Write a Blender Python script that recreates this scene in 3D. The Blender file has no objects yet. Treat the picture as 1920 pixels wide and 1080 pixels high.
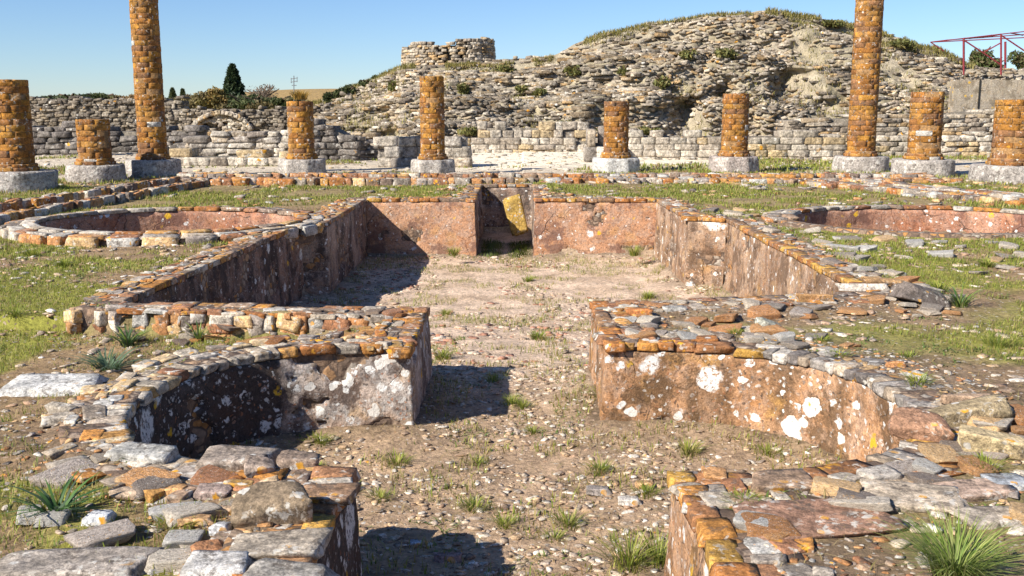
import bpy, bmesh, math, random
import numpy as np
from mathutils import Vector, Euler, noise as mnoise
S = bpy.context.scene
C = S.collection
rad = math.radians
# ------------------------------------------------------------------ camera
CAMZ = 1.4; F = 1900.0; PITCH = 10.06; YAW = 0.62
cam_d = bpy.data.cameras.new('camera'); cam = bpy.data.objects.new('camera', cam_d); C.objects.link(cam)
cam.location = (0, 0, CAMZ); cam.rotation_euler = (rad(90 - PITCH), 0, rad(YAW))
cam_d.sensor_width = 36; cam_d.lens = 36 * F / 1920; cam_d.clip_start = 0.05; cam_d.clip_end = 9000
S.camera = cam
# ------------------------------------------------------------------ sky, sun, exposure
SUNV = Vector((1.0, 0.78, -0.92)).normalized()        # way the light travels
elev = math.asin(-SUNV.z); az = math.atan2(-SUNV.x, -SUNV.y)
W = bpy.data.worlds.new('World'); S.world = W; W.use_nodes = True
wn = W.node_tree; bgn = wn.nodes['Background']
sky = wn.nodes.new('ShaderNodeTexSky'); sky.sky_type = 'NISHITA'; sky.sun_disc = False
sky.sun_elevation = elev; sky.sun_rotation = az; sky.air_density = 1.0; sky.dust_density = 0.0; sky.ozone_density = 3.0; sky.altitude = 300
tint = wn.nodes.new('ShaderNodeMix'); tint.data_type = 'RGBA'; tint.blend_type = 'MULTIPLY'; tint.inputs[0].default_value = 1
tint.inputs[7].default_value = (.8, .96, 1.24, 1)
wn.links.new(sky.outputs[0], tint.inputs[6]); wn.links.new(tint.outputs[2], bgn.inputs[0]); bgn.inputs[1].default_value = 0.062
sd_ = bpy.data.lights.new('sun', 'SUN'); sd_.energy = 4.9; sd_.angle = rad(0.5); sd_.color = (1.0, 0.945, 0.86)
sun = bpy.data.objects.new('sun', sd_); C.objects.link(sun)
sun.rotation_euler = (-SUNV).to_track_quat('Z', 'Y').to_euler(); sun.location = (-8, -4, 12)
S.view_settings.view_transform = 'Standard'; S.view_settings.look = 'None'
S.view_settings.exposure = 0.85; S.view_settings.gamma = 1

# ------------------------------------------------------------------ helpers
rng = np.random.default_rng(7); R0 = random.Random(5)
CM = Euler((rad(90 - PITCH), 0, rad(YAW))).to_matrix()
def ray(px, py): return CM @ Vector(((px - 960) / F, -(py - 540) / F, -1))
def PZ(px, py, z=0.0):
    d = ray(px, py); t = (z - CAMZ) / d.z; return Vector((d.x * t, d.y * t, z))
def PY(px, py, Y):
    d = ray(px, py); t = Y / d.y; return Vector((d.x * t, Y, CAMZ + d.z * t))
def tag(o, label=None, cat=None, group=None, kind=None):
    if label: o['label'] = label
    if cat: o['category'] = cat
    if group: o['group'] = group
    if kind: o['kind'] = kind
    return o
def empty(name, loc, label, cat, group=None, rz=0):
    o = bpy.data.objects.new(name, None); C.objects.link(o); o.location = loc; o.rotation_euler[2] = rz
    o.empty_display_size = 0.2
    return tag(o, label, cat, group)
def link_mesh(name, me, mat, parent=None, smooth=False):
    if mat: me.materials.append(mat)
    if smooth: me.polygons.foreach_set('use_smooth', np.ones(len(me.polygons), bool))
    o = bpy.data.objects.new(name, me); C.objects.link(o)
    if parent:
        o.parent = parent
        l = parent.location; rz = parent.rotation_euler[2]
        co = np.empty(len(me.vertices) * 3); me.vertices.foreach_get('co', co); co = co.reshape(-1, 3) - np.array(l)
        if rz:
            c, s = math.cos(-rz), math.sin(-rz); x = co[:, 0] * c - co[:, 1] * s; co[:, 1] = co[:, 0] * s + co[:, 1] * c; co[:, 0] = x
        me.vertices.foreach_set('co', co.ravel())
    me.update()
    return o
def raw_mesh(name, V, Fs, col=None):
    """V (n,3); Fs list of int arrays (m,k) of faces; col (n,3)"""
    V = np.asarray(V, float)
    me = bpy.data.meshes.new(name); me.vertices.add(len(V)); me.vertices.foreach_set('co', V.ravel())
    if not isinstance(Fs, (list, tuple)): Fs = [Fs]
    Fs = [np.asarray(f, np.int32) for f in Fs if len(f)]
    nl = sum(f.size for f in Fs); nf = sum(len(f) for f in Fs)
    me.loops.add(nl); me.loops.foreach_set('vertex_index', np.concatenate([f.ravel() for f in Fs]))
    me.polygons.add(nf)
    tot = np.concatenate([np.full(len(f), f.shape[1]) for f in Fs]); st = np.concatenate([[0], np.cumsum(tot)[:-1]])
    me.polygons.foreach_set('loop_start', st.astype(np.int32)); me.polygons.foreach_set('loop_total', tot.astype(np.int32))
    me.update(calc_edges=True)
    if col is not None:
        a = me.color_attributes.new('Col', 'FLOAT_COLOR', 'POINT')
        a.data.foreach_set('color', np.hstack([np.asarray(col, float), np.ones((len(V), 1))]).ravel())
    return me
def vnoise(x, y, seed=0):
    x = np.asarray(x, float); y = np.asarray(y, float)
    xi = np.floor(x).astype(np.int64); yi = np.floor(y).astype(np.int64); fx = x - xi; fy = y - yi
    def h(a, b):
        n = (a * 374761393 + b * 668265263 + seed * 974634777) & 0xffffffff
        n = ((n ^ (n >> 13)) * 1274126177) & 0xffffffff; n = n ^ (n >> 16)
        return (n & 0xffff) / 65535.0
    u = fx * fx * (3 - 2 * fx); v = fy * fy * (3 - 2 * fy)
    return (h(xi, yi) * (1 - u) + h(xi + 1, yi) * u) * (1 - v) + (h(xi, yi + 1) * (1 - u) + h(xi + 1, yi + 1) * u) * v
def fbm(x, y, s=1.0, o=4, seed=0):
    r = 0; a = 0.5; t = 0
    for i in range(o): r = r + a * vnoise(np.asarray(x) * s, np.asarray(y) * s, seed + i); t += a; a *= 0.5; s *= 2.03
    return r / t
def sst(a, b, x): t = np.clip((x - a) / (b - a), 0, 1); return t * t * (3 - 2 * t)

# ---- materials
class NT:
    def __init__(s, name, rough=0.9):
        s.m = bpy.data.materials.new(name); s.m.use_nodes = True; s.t = s.m.node_tree; s.n = s.t.nodes
        s.b = s.n['Principled BSDF']; s.b.inputs['Roughness'].default_value = rough
        s.b.inputs['Specular IOR Level'].default_value = 0.2
        s.co = s.n.new('ShaderNodeTexCoord').outputs['Object']
    def set(s, k, v):
        if hasattr(v, 'is_output'): s.t.links.new(v, k)
        elif isinstance(v, (tuple, list)): k.default_value = tuple(v) + ((1,) if len(v) == 3 and len(k.default_value) == 4 else ())
        else: k.default_value = v
    def mapv(s, scale, vec=None):
        n = s.n.new('ShaderNodeMapping'); s.set(n.inputs[0], vec or s.co); n.inputs['Scale'].default_value = scale if isinstance(scale, tuple) else (scale,) * 3
        return n.outputs[0]
    def noise(s, scale, detail=5, rough=0.6, vec=None, dist=0.0):
        n = s.n.new('ShaderNodeTexNoise'); s.set(n.inputs['Vector'], vec or s.co); n.inputs['Scale'].default_value = scale
        n.inputs['Detail'].default_value = detail; n.inputs['Roughness'].default_value = rough; n.inputs['Distortion'].default_value = dist
        return n.outputs[0]
    def noisec(s, scale):
        n = s.n.new('ShaderNodeTexNoise'); s.set(n.inputs['Vector'], s.co); n.inputs['Scale'].default_value = scale; n.inputs['Detail'].default_value = 3
        return n.outputs['Color']
    def warp(s, scale, amt):
        c = s.noisec(scale); n = s.n.new('ShaderNodeVectorMath'); n.operation = 'MULTIPLY_ADD'
        s.set(n.inputs[0], c); n.inputs[1].default_value = (amt,) * 3; s.set(n.inputs[2], s.co); return n.outputs[0]
    def vor(s, scale, vec=None, feat='F1', out='Distance'):
        n = s.n.new('ShaderNodeTexVoronoi'); s.set(n.inputs['Vector'], vec or s.co); n.inputs['Scale'].default_value = scale; n.feature = feat
        return n.outputs[out]
    def ramp(s, v, stops):
        n = s.n.new('ShaderNodeValToRGB'); s.set(n.inputs[0], v); e = n.color_ramp.elements
        while len(e) < len(stops): e.new(0.5)
        for i, (p, c) in enumerate(stops):
            e[i].position = p; e[i].color = (c, c, c, 1) if not isinstance(c, tuple) else c + (1,)
        return n.outputs[0]
    def math(s, op, a, b=0.5):
        n = s.n.new('ShaderNodeMath'); n.operation = op; s.set(n.inputs[0], a); s.set(n.inputs[1], b); return n.outputs[0]
    def mix(s, f, a, b, mode='MIX'):
        n = s.n.new('ShaderNodeMix'); n.data_type = 'RGBA'; n.blend_type = mode
        s.set(n.inputs[0], f); s.set(n.inputs[6], a); s.set(n.inputs[7], b); return n.outputs[2]
    def attr(s, name='Col'):
        n = s.n.new('ShaderNodeAttribute'); n.attribute_name = name; return n.outputs['Color']
    def sep(s, v, i):
        n = s.n.new('ShaderNodeSeparateXYZ'); s.set(n.inputs[0], v); return n.outputs[i]
    def bump(s, h, strength=0.5, dist=0.02, prev=None):
        n = s.n.new('ShaderNodeBump'); s.set(n.inputs['Height'], h); n.inputs['Strength'].default_value = strength; n.inputs['Distance'].default_value = dist
        if prev: s.set(n.inputs['Normal'], prev)
        return n.outputs[0]
    def out(s, col, nrm=None):
        s.set(s.b.inputs['Base Color'], col)
        if nrm: s.set(s.b.inputs['Normal'], nrm)
        return s.m

def spots(k, scale, dens, r, vec):
    """lichen rosettes: round-ish cells kept with probability dens"""
    v = k.n.new('ShaderNodeTexVoronoi'); k.set(v.inputs['Vector'], vec); v.inputs['Scale'].default_value = scale
    keep = k.math('LESS_THAN', k.sep(v.outputs['Color'], 0), dens)
    rr = k.math('MULTIPLY', k.sep(v.outputs['Color'], 1), r)
    d = k.math('SUBTRACT', rr, v.outputs['Distance'])
    d = k.math('MULTIPLY', d, 14.0)
    n = k.n.new('ShaderNodeClamp'); k.set(n.inputs[0], d)
    return k.math('MULTIPLY', n.outputs[0], keep)

def mat_stone(name, sp=1.0, white=0.25, orange=0.12, rough_scale=1.0, bump=0.6):
    """stone coloured by attribute Col with grain, lichen rosettes and pits"""
    k = NT(name); w = k.warp(9 * sp, 0.06 / sp)
    c = k.attr()
    g = k.noise(7 * sp, 6, 0.7); c = k.mix(1.0, c, k.ramp(g, [(0.28, 0.42), (0.5, 0.95), (0.72, 1.5)]), 'MULTIPLY')
    g2 = k.noise(38 * sp, 4, 0.7); c = k.mix(0.8, c, k.ramp(g2, [(0.32, 0.4), (0.52, 1.05), (0.7, 1.5)]), 'MULTIPLY')
    c = k.mix(0.75, c, k.ramp(k.noise(105 * sp, 3, 0.8), [(0.33, 0.45), (0.5, 1.0), (0.67, 1.5)]), 'MULTIPLY')
    dk = k.ramp(k.noise(12 * sp, 5, 0.7, w), [(0.56, 0.0), (0.62, 0.7)]); c = k.mix(dk, c, (0.09, 0.07, 0.055))
    w3 = k.warp(26 * sp, 0.05 / sp)
    big = k.ramp(k.noise(5.5 * sp, 3, 0.5), [(0.45, 0.0), (0.6, 1.0)])
    l1 = k.ramp(k.noise(21 * sp, 5, 0.62, w3), [(0.60 - white * .12, 0.0), (0.635 - white * .12, 1.0)])
    c = k.mix(k.math('MULTIPLY', k.math('MULTIPLY', l1, big), 0.85), c, (0.56, 0.52, 0.45))
    c = k.mix(k.math('MULTIPLY', spots(k, 20 * sp, white * .6, 0.5, w3), 0.8), c, (0.58, 0.55, 0.49))
    pa = k.ramp(k.noise(3.1 * sp, 4, 0.6), [(0.5, 0.0), (0.62, 1.0)])
    c = k.mix(k.math('MULTIPLY', pa, spots(k, 19 * sp, orange * 3, 0.6, w3)), c, (0.62, 0.3, 0.03))
    h = k.math('ADD', k.noise(14 * sp, 8, 0.72), k.math('MULTIPLY', k.vor(22 * sp, w), 0.35))
    return k.out(c, k.bump(h, bump, 0.03 / sp))

def mat_plaster(name, base, pale, dark, seed=0.0, white=0.3, grey=0.45, och=0.2, darkamt=0.45, wsize=1.0, black=None, blots=()):
    k = NT(name); co0 = k.co
    mp = k.n.new('ShaderNodeMapping'); k.set(mp.inputs[0], k.co); mp.inputs['Location'].default_value = (seed, seed * 1.7, seed * 0.6); k.co = mp.outputs[0]
    w = k.warp(5, 0.12); w2 = k.warp(19, 0.07)
    c = k.mix(k.ramp(k.noise(2.2, 6, 0.62, w), [(0.35, 0.0), (0.65, 1.0)]), base, pale)
    c = k.mix(k.ramp(k.noise(9, 6, 0.7, w), [(0.48, 0.0), (0.56, grey)]), c, (0.36, 0.33, 0.3))
    streak = k.noise(3.0, 6, 0.66, k.mapv((1.2, 1.2, 0.4), w))
    c = k.mix(k.ramp(streak, [(0.45, 0.0), (0.62, darkamt)]), c, dark)
    c = k.mix(k.ramp(k.noise(3.7, 5, 0.6, w2), [(0.56, 0.0), (0.66, och)]), c, (0.55, 0.3, 0.07))
    if black is not None:      # dark lichen deepened to near black, painting in the shade on the wall
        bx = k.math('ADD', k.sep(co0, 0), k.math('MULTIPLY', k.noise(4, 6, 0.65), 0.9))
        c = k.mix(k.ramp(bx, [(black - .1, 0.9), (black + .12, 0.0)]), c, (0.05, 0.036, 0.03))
    g = k.noise(26, 5, 0.75, w2); c = k.mix(0.85, c, k.ramp(g, [(0.3, 0.4), (0.52, 1.0), (0.75, 1.45)]), 'MULTIPLY')
    # crushed-brick and gravel aggregate in the lime
    ag = k.n.new('ShaderNodeTexVoronoi'); k.set(ag.inputs['Vector'], w2); ag.inputs['Scale'].default_value = 48
    pick = k.ramp(k.sep(ag.outputs['Color'], 2), [(0.70, 0.0), (0.72, 1.0)])
    core = k.math('MULTIPLY', pick, k.math('LESS_THAN', ag.outputs['Distance'], 0.42))
    c = k.mix(k.math('MULTIPLY', core, 0.7), c, k.ramp(k.sep(ag.outputs['Color'], 0), [(0.3, (0.05, 0.04, 0.035)), (0.5, (0.45, 0.4, 0.34)), (0.8, (0.4, 0.17, 0.08))]))
    st = k.ramp(k.noise(2.6, 7, 0.7, w2), [(0.52, 0.0), (0.575, 0.8)]); c = k.mix(st, c, dark)
    cr = k.vor(2.3, k.warp(3, 0.25), 'DISTANCE_TO_EDGE'); crm = k.math('MULTIPLY', k.ramp(cr, [(0.0, 1.0), (0.012, 0.0)]), k.ramp(k.noise(1.7, 2), [(0.5, 0.0), (0.6, 0.8)]))
    c = k.mix(crm, c, (0.05, 0.035, 0.025))
    gf = k.noise(95, 3, 0.8); c = k.mix(0.7, c, k.ramp(gf, [(0.32, 0.5), (0.5, 1.0), (0.68, 1.5)]), 'MULTIPLY')
    zone = k.ramp(k.noise(1.6, 3, 0.6), [(0.42, 0.25), (0.6, 1.0)])
    sm = k.math('MAXIMUM', spots(k, 5.2 / wsize, white * 0.55, 0.5, w2), spots(k, 13 / wsize, white, 0.52, w2))
    sm = k.math('MAXIMUM', sm, spots(k, 3.3 / wsize, white * .45, 0.4, w2))
    sm = k.math('MAXIMUM', sm, k.math('MULTIPLY', zone, spots(k, 30 / wsize, white * 1.2, 0.5, w2)))
    edge = k.ramp(k.noise(34, 5, 0.8), [(0.42, 0.0), (0.5, 1.0)])
    if blots:      # the big rosettes grow where they grow: one radius and place each
        wv = k.n.new('ShaderNodeVectorMath'); wv.operation = 'MULTIPLY_ADD'; k.set(wv.inputs[0], k.noisec(16)); wv.inputs[1].default_value = (.07,) * 3; k.set(wv.inputs[2], co0); m = None
        for (bx_, by_, bz_, br) in blots:
            dn = k.n.new('ShaderNodeVectorMath'); dn.operation = 'DISTANCE'; k.set(dn.inputs[0], wv.outputs[0]); dn.inputs[1].default_value = (bx_ + .035, by_ + .035, bz_ + .035)
            q = k.math('LESS_THAN', dn.outputs['Value'], br); m = q if m is None else k.math('MAXIMUM', m, q)
        c = k.mix(k.math('MULTIPLY', m, k.ramp(k.noise(50, 4, 0.8), [(0.34, 0.2), (0.4, 1.0)])), c, (0.7, 0.66, 0.59))
    c = k.mix(k.math('MULTIPLY', sm, edge), c, (0.74, 0.72, 0.67))
    c = k.mix(k.math('MULTIPLY', spots(k, 9, 0.09, 0.5, w2), edge), c, (0.68, 0.4, 0.03))
    h = k.math('ADD', k.math('ADD', k.noise(6, 8, 0.7, w), k.math('MULTIPLY', k.noise(45, 5, 0.8), 0.35)), k.math('MULTIPLY', core, 0.06))
    h = k.math('SUBTRACT', h, k.math('MULTIPLY', crm, 0.5))
    return k.out(c, k.bump(h, 0.75, 0.045))

def mat_ground(name):
    k = NT(name, 0.95)
    a = k.attr('Col'); w = k.warp(6, 0.1)
    g = k.noise(3.2, 7, 0.68); c = k.mix(0.9, a, k.ramp(g, [(0.3, 0.55), (0.5, 1.0), (0.7, 1.4)]), 'MULTIPLY')
    g2 = k.noise(24, 6, 0.75); c = k.mix(0.9, c, k.ramp(g2, [(0.32, 0.4), (0.5, 1.0), (0.72, 1.6)]), 'MULTIPLY')
    f = k.vor(40, w); v = k.n.new('ShaderNodeTexVoronoi'); k.set(v.inputs['Vector'], w); v.inputs['Scale'].default_value = 34
    peb = k.math('MULTIPLY', k.math('LESS_THAN', v.outputs['Distance'], 0.36), k.math('LESS_THAN', k.sep(v.outputs['Color'], 0), 0.32))
    c = k.mix(k.math('MULTIPLY', peb, 0.8), c, k.ramp(k.sep(v.outputs['Color'], 1), [(0.2, (0.16, 0.11, 0.08)), (0.45, (0.5, 0.43, 0.34)), (0.75, (0.42, 0.24, 0.13)), (0.95, (0.6, 0.56, 0.5))]))
    h = k.math('ADD', k.noise(9, 8, 0.75), k.math('MULTIPLY', peb, 0.14)); h = k.math('ADD', h, k.math('MULTIPLY', k.noise(50, 4, 0.8), 0.3))
    return k.out(c, k.bump(h, 0.8, 0.05))

def mat_leaf(name, trans=0.35):
    k = NT(name, 0.6); c = k.attr()
    k.b.inputs['Specular IOR Level'].default_value = 0.35
    tr = k.n.new('ShaderNodeBsdfTranslucent'); k.set(tr.inputs[0], c); mx = k.n.new('ShaderNodeMixShader'); mx.inputs[0].default_value = trans
    k.set(k.b.inputs['Base Color'], c); k.t.links.new(k.b.outputs[0], mx.inputs[1]); k.t.links.new(tr.outputs[0], mx.inputs[2])
    k.t.links.new(mx.outputs[0], k.n['Material Output'].inputs[0]); return k.m
def mat_plain(name, col, rough=0.6, metal=0.0):
    k = NT(name, rough); k.b.inputs['Metallic'].default_value = metal
    c = k.mix(0.6, col, k.ramp(k.noise(20, 4), [(0.3, 0.6), (0.7, 1.3)]), 'MULTIPLY'); return k.out(c)

M_stone = mat_stone('weathered_stone', 1.0, 0.35, 0.08)
M_cope = mat_stone('lichened_coping', 1.0, 0.3, 0.22)
M_rock = mat_stone('loose_rock', 1.3, 0.16, 0.05)
M_far = mat_stone('grey_masonry', 0.35, 0.1, 0.02, bump=0.8)
M_brick = mat_stone('ochre_lichened_brick', 0.8, 0.08, 0.05, bump=0.4)
M_plinth = mat_stone('pale_plinth_stone', 0.6, 0.5, 0.0, bump=0.9)
M_peb = mat_stone('pebble', 2.0, 0.05, 0.02, bump=0.3)
M_ground = mat_ground('earth')
M_leaf = mat_leaf('leaf')
M_pl = {
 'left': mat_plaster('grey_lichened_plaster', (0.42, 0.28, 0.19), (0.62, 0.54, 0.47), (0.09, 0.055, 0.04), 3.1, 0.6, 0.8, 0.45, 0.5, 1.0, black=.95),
 'right': mat_plaster('tan_plaster', (0.36, 0.19, 0.085), (0.58, 0.37, 0.235), (0.17, 0.1, 0.045), 8.4, 0.36, 0.2, 0.4, 0.7, 1.15),
 'far': mat_plaster('pink_plaster', (0.45, 0.22, 0.11), (0.56, 0.32, 0.19), (0.2, 0.11, 0.08), 1.2, 0.08, 0.3, 0.3, 0.3),
 'side': mat_plaster('streaked_plaster', (0.3, 0.18, 0.12), (0.45, 0.33, 0.24), (0.06, 0.045, 0.04), 5.7, 0.14, 0.35, 0.15, 0.85),  # base and streaks darkened to stand in for shade on the left walls
 'sidel': mat_plaster('stained_shade_dark_plaster', (0.17, 0.095, 0.065), (0.33, 0.2, 0.14), (0.04, 0.03, 0.027), 5.2, 0.14, 0.3, 0.12, 0.85),  # stained, and its base darkened further to paint in the left wall's shade
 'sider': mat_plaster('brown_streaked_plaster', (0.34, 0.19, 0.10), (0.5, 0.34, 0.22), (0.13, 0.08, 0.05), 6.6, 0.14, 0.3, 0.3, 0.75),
 'basin': mat_plaster('salmon_plaster', (0.40, 0.17, 0.09), (0.5, 0.28, 0.18), (0.16, 0.08, 0.06), 9.7, 0.15, 0.2, 0.15, 0.4),
}
def mat_core():
    k = NT('rubble_core'); w = k.warp(6, 0.1); v = k.n.new('ShaderNodeTexVoronoi'); k.set(v.inputs['Vector'], w); v.inputs['Scale'].default_value = 13
    c = k.ramp(k.sep(v.outputs['Color'], 0), [(0.1, (0.13, 0.09, 0.065)), (0.4, (0.26, 0.17, 0.11)), (0.65, (0.36, 0.31, 0.25)), (0.9, (0.4, 0.2, 0.07))])
    c = k.mix(k.ramp(k.vor(13, w, 'DISTANCE_TO_EDGE'), [(0.04, 1.0), (0.12, 0.0)]), c, (0.13, 0.09, 0.065))
    c = k.mix(0.8, c, k.ramp(k.noise(30, 5, 0.7), [(0.3, 0.5), (0.7, 1.5)]), 'MULTIPLY')
    return k.out(c, k.bump(k.math('ADD', k.noise(14, 8, 0.7), k.vor(13, w, 'DISTANCE_TO_EDGE')), 0.8, 0.04))
M_core = mat_core()

# ---- stone templates and batches
def cube_sphere(n):
    bm = bmesh.new(); bmesh.ops.create_cube(bm, size=2)
    if n > 1: bmesh.ops.subdivide_edges(bm, edges=bm.edges[:], cuts=n - 1, use_grid_fill=True)
    V = np.array([v.co[:] for v in bm.verts]); Fq = np.array([[v.index for v in f.verts] for f in bm.faces]); bm.free(); return V, Fq
def variants(n, count, seed, box=5.0, cuts=5, jit=0.03, cutd=(0.78, 1.0), warp=.18):
    V0, Fq = cube_sphere(n); r = np.random.default_rng(seed); out = []
    for i in range(count):
        V = V0.copy(); L = (np.abs(V) ** box).sum(1) ** (1 / box); V = V / L[:, None]
        for c in range(cuts):
            nn = r.uniform(.4, 1, 3) * r.choice([-1, 1], 3)
            if c % 2: nn[r.integers(0, 3)] *= .08
            nn /= np.linalg.norm(nn); d = r.uniform(*cutd) * np.abs(nn).sum()
            s = V @ nn; m = s > d; V[m] -= nn * (s[m] - d)[:, None]
        K = r.uniform(-warp, warp, (2, 2, 2, 3)); U = np.clip((V + 1) / 2, 0, 1); D = 0
        for a in (0, 1):
            for b in (0, 1):
                for c in (0, 1): D = D + ((U[:, 0] if a else 1 - U[:, 0]) * (U[:, 1] if b else 1 - U[:, 1]) * (U[:, 2] if c else 1 - U[:, 2]))[:, None] * K[a, b, c]
        V = V + D + r.normal(size=V.shape) * jit; out.append(V)
    return out, Fq
T_BOX5 = variants(4, 20, 1, 40.0, 5, 0.018, (.9, 1.03), .2)      # masonry blocks, near
T_BOX3 = variants(3, 20, 2, 30.0, 5, 0.035, (.84, 1.0), .28)      # masonry blocks, far
T_ASH = variants(4, 16, 15, 60.0, 4, 0.012, (.94, 1.05), .08)     # squared blocks and tiles
T_ROCK = variants(3, 14, 3, 10, 9, 0.02, (0.6, 0.85), .3)
T_ROCKH = variants(10, 14, 4, 40, 9, 0.010, (0.66, 0.95), .4)
T_SLAB = variants(7, 20, 5, 40, 8, 0.012, (0.78, .97), .3)
def rotmats(rz, rx=None, ry=None):
    n = len(rz); z = np.zeros(n); rx = z if rx is None else rx; ry = z if ry is None else ry
    cz, sz, cx, sx, cy, sy = np.cos(rz), np.sin(rz), np.cos(rx), np.sin(rx), np.cos(ry), np.sin(ry)
    Rz = np.zeros((n, 3, 3)); Rz[:, 0, 0] = cz; Rz[:, 0, 1] = -sz; Rz[:, 1, 0] = sz; Rz[:, 1, 1] = cz; Rz[:, 2, 2] = 1
    Rx = np.zeros((n, 3, 3)); Rx[:, 0, 0] = 1; Rx[:, 1, 1] = cx; Rx[:, 1, 2] = -sx; Rx[:, 2, 1] = sx; Rx[:, 2, 2] = cx
    Ry = np.zeros((n, 3, 3)); Ry[:, 1, 1] = 1; Ry[:, 0, 0] = cy; Ry[:, 0, 2] = sy; Ry[:, 2, 0] = -sy; Ry[:, 2, 2] = cy
    return Rz @ Rx @ Ry
class Batch:
    def __init__(s): s.p = []; s.d = []; s.r = []; s.c = []
    def add(s, p, d, r=(0, 0, 0), c=(0.3, 0.3, 0.3)): s.p.append(tuple(p)); s.d.append(d); s.r.append(r); s.c.append(c)
    def build(s, name, T, mat, parent=None, seed=0, smooth=False):
        if not s.p: return None
        P = np.array(s.p, float); D = np.array(s.d, float) / 2; Rr = np.array(s.r, float); Cc = np.array(s.c, float)
        r = np.random.default_rng(seed); vs, Fq = T; vs = np.array(vs); idx = r.integers(0, len(vs), len(P))
        loc = vs[idx] * D[:, None, :]; M = rotmats(Rr[:, 2], Rr[:, 0], Rr[:, 1])
        V = np.einsum('nij,nvj->nvi', M, loc) + P[:, None, :]
        nv = V.shape[1]; Fa = (Fq[None] + (np.arange(len(P)) * nv)[:, None, None]).reshape(-1, 4)
        col = np.repeat(np.clip(Cc, 0.01, 0.9), nv, 0)
        me = raw_mesh(name, V.reshape(-1, 3), Fa, col); return link_mesh(name, me, mat, parent, smooth)
PAL = {
 'coping': [(.42, .19, .05), (.34, .14, .045), (.27, .13, .07), (.24, .17, .12), (.17, .12, .09), (.38, .32, .25), (.42, .22, .07), (.3, .2, .13), (.36, .18, .09), (.4, .24, .09)],
 'rubble': [(.4, .33, .25), (.3, .25, .2), (.42, .2, .08), (.5, .43, .34), (.3, .14, .07), (.2, .16, .13), (.55, .36, .18), (.36, .3, .25), (.46, .24, .1), (.45, .42, .37)],
 'grey': [(.34, .3, .25), (.28, .24, .2), (.42, .37, .31), (.24, .2, .165), (.46, .4, .32), (.37, .3, .22), (.5, .44, .36)],
 'mound': [(.36, .3, .225), (.3, .25, .19), (.44, .37, .28), (.25, .2, .15), (.48, .4, .3), (.4, .31, .2), (.52, .45, .35), (.33, .25, .16), (.42, .28, .14)],
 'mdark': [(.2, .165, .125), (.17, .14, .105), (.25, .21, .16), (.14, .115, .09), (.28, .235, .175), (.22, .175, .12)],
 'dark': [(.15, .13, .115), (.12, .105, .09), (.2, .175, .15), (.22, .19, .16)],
 'ashlar': [(.42, .36, .28), (.48, .41, .32), (.36, .3, .23), (.44, .33, .19), (.5, .44, .35)],
 'brick': [(.31, .138, .028), (.28, .118, .028), (.36, .172, .032), (.25, .11, .034), (.35, .175, .045), (.29, .137, .036), (.22, .108, .048)],
 'pebble': [(.5, .4, .29), (.56, .48, .38), (.4, .3, .21), (.34, .22, .14), (.62, .55, .46), (.5, .34, .2), (.27, .19, .13), (.38, .3, .23)],
 'sandfrag': [(.55, .42, .31), (.62, .5, .38), (.4, .2, .13), (.36, .26, .18), (.5, .36, .26)],
 'apse': [(.33, .29, .25), (.26, .23, .2), (.42, .37, .31), (.2, .17, .15), (.36, .28, .2)],
 'rim': [(.44, .2, .05), (.36, .15, .045), (.3, .14, .06), (.4, .22, .07), (.26, .15, .08), (.46, .26, .06)],
 'apsel': [(.46, .39, .3), (.4, .32, .23), (.52, .45, .36), (.3, .24, .18), (.5, .36, .2), (.36, .31, .26)],
}
def pc(pal, j=0.12, r=R0):
    c = r.choice(PAL[pal]); k = 1 + r.uniform(-j, j) * 1.5; return tuple(max(0.01, x * k) for x in c)

# ------------------------------------------------------------------ pond outline (plan, clockwise: pond on the right hand)
def arc(cx, cy, rx, ry, a0, a1, n, p=2.0):
    q = lambda v: math.copysign(abs(v) ** (2 / p), v) if abs(v) > 1e-6 else 0.0
    return [(cx + rx * q(math.cos(rad(a0 + (a1 - a0) * i / n))), cy + ry * q(math.sin(rad(a0 + (a1 - a0) * i / n)))) for i in range(n + 1)]
SECT = [
 ('nl', [(-.66, 1.2), (-.66, 3.92)]),
 ('apl', [(-.66, 3.92)] + arc(-.78, 4.97, 1.12, 1.05, 270, 90, 34, 2.35)[1:-1] + [(-.67, 6.03), (-.67, 7.24)]),
 ('cl', [(-.67, 7.24), (-3.0, 7.5)]),
 ('bl', [(-3.0, 7.5), (-2.78, 12.66)]),
 ('al', [(-2.78, 12.66), (-2.48, 12.8), (-2.5, 16.2)]),
 ('fl', [(-2.5, 16.2), (-.76, 16.2)]),
 ('nt', [(-.76, 16.2), (-.76, 19.3), (.17, 19.3), (.17, 16.2)]),
 ('fr', [(.17, 16.2), (2.12, 16.2)]),
 ('ar', [(2.12, 16.2), (2.19, 13.45), (2.66, 13.3)]),
 ('br', [(2.66, 13.3), (2.72, 7.95)]),
 ('cr', [(2.72, 7.95), (.5, 7.48)]),
 ('apr', [(.5, 7.48), (.49, 6.1)] + arc(.72, 4.99, 1.16, 1.11, 90, -90, 34, 2.2)[1:-1] + [(.585, 3.88)]),
 ('nr', [(.585, 3.88), (.61, 1.2)]),
]
OUT = []; rng_of = {}
for nme, pts in SECT:
    if not OUT: OUT.append(pts[0])
    i0 = len(OUT) - 1; OUT += pts[1:]; rng_of[nme] = (i0, len(OUT) - 1)
BAS = {'left': (-4.55, 13.0, 1.62, 1.42, -.42), 'right': (5.35, 13.35, 1.75, 1.45, -.38)}
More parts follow.
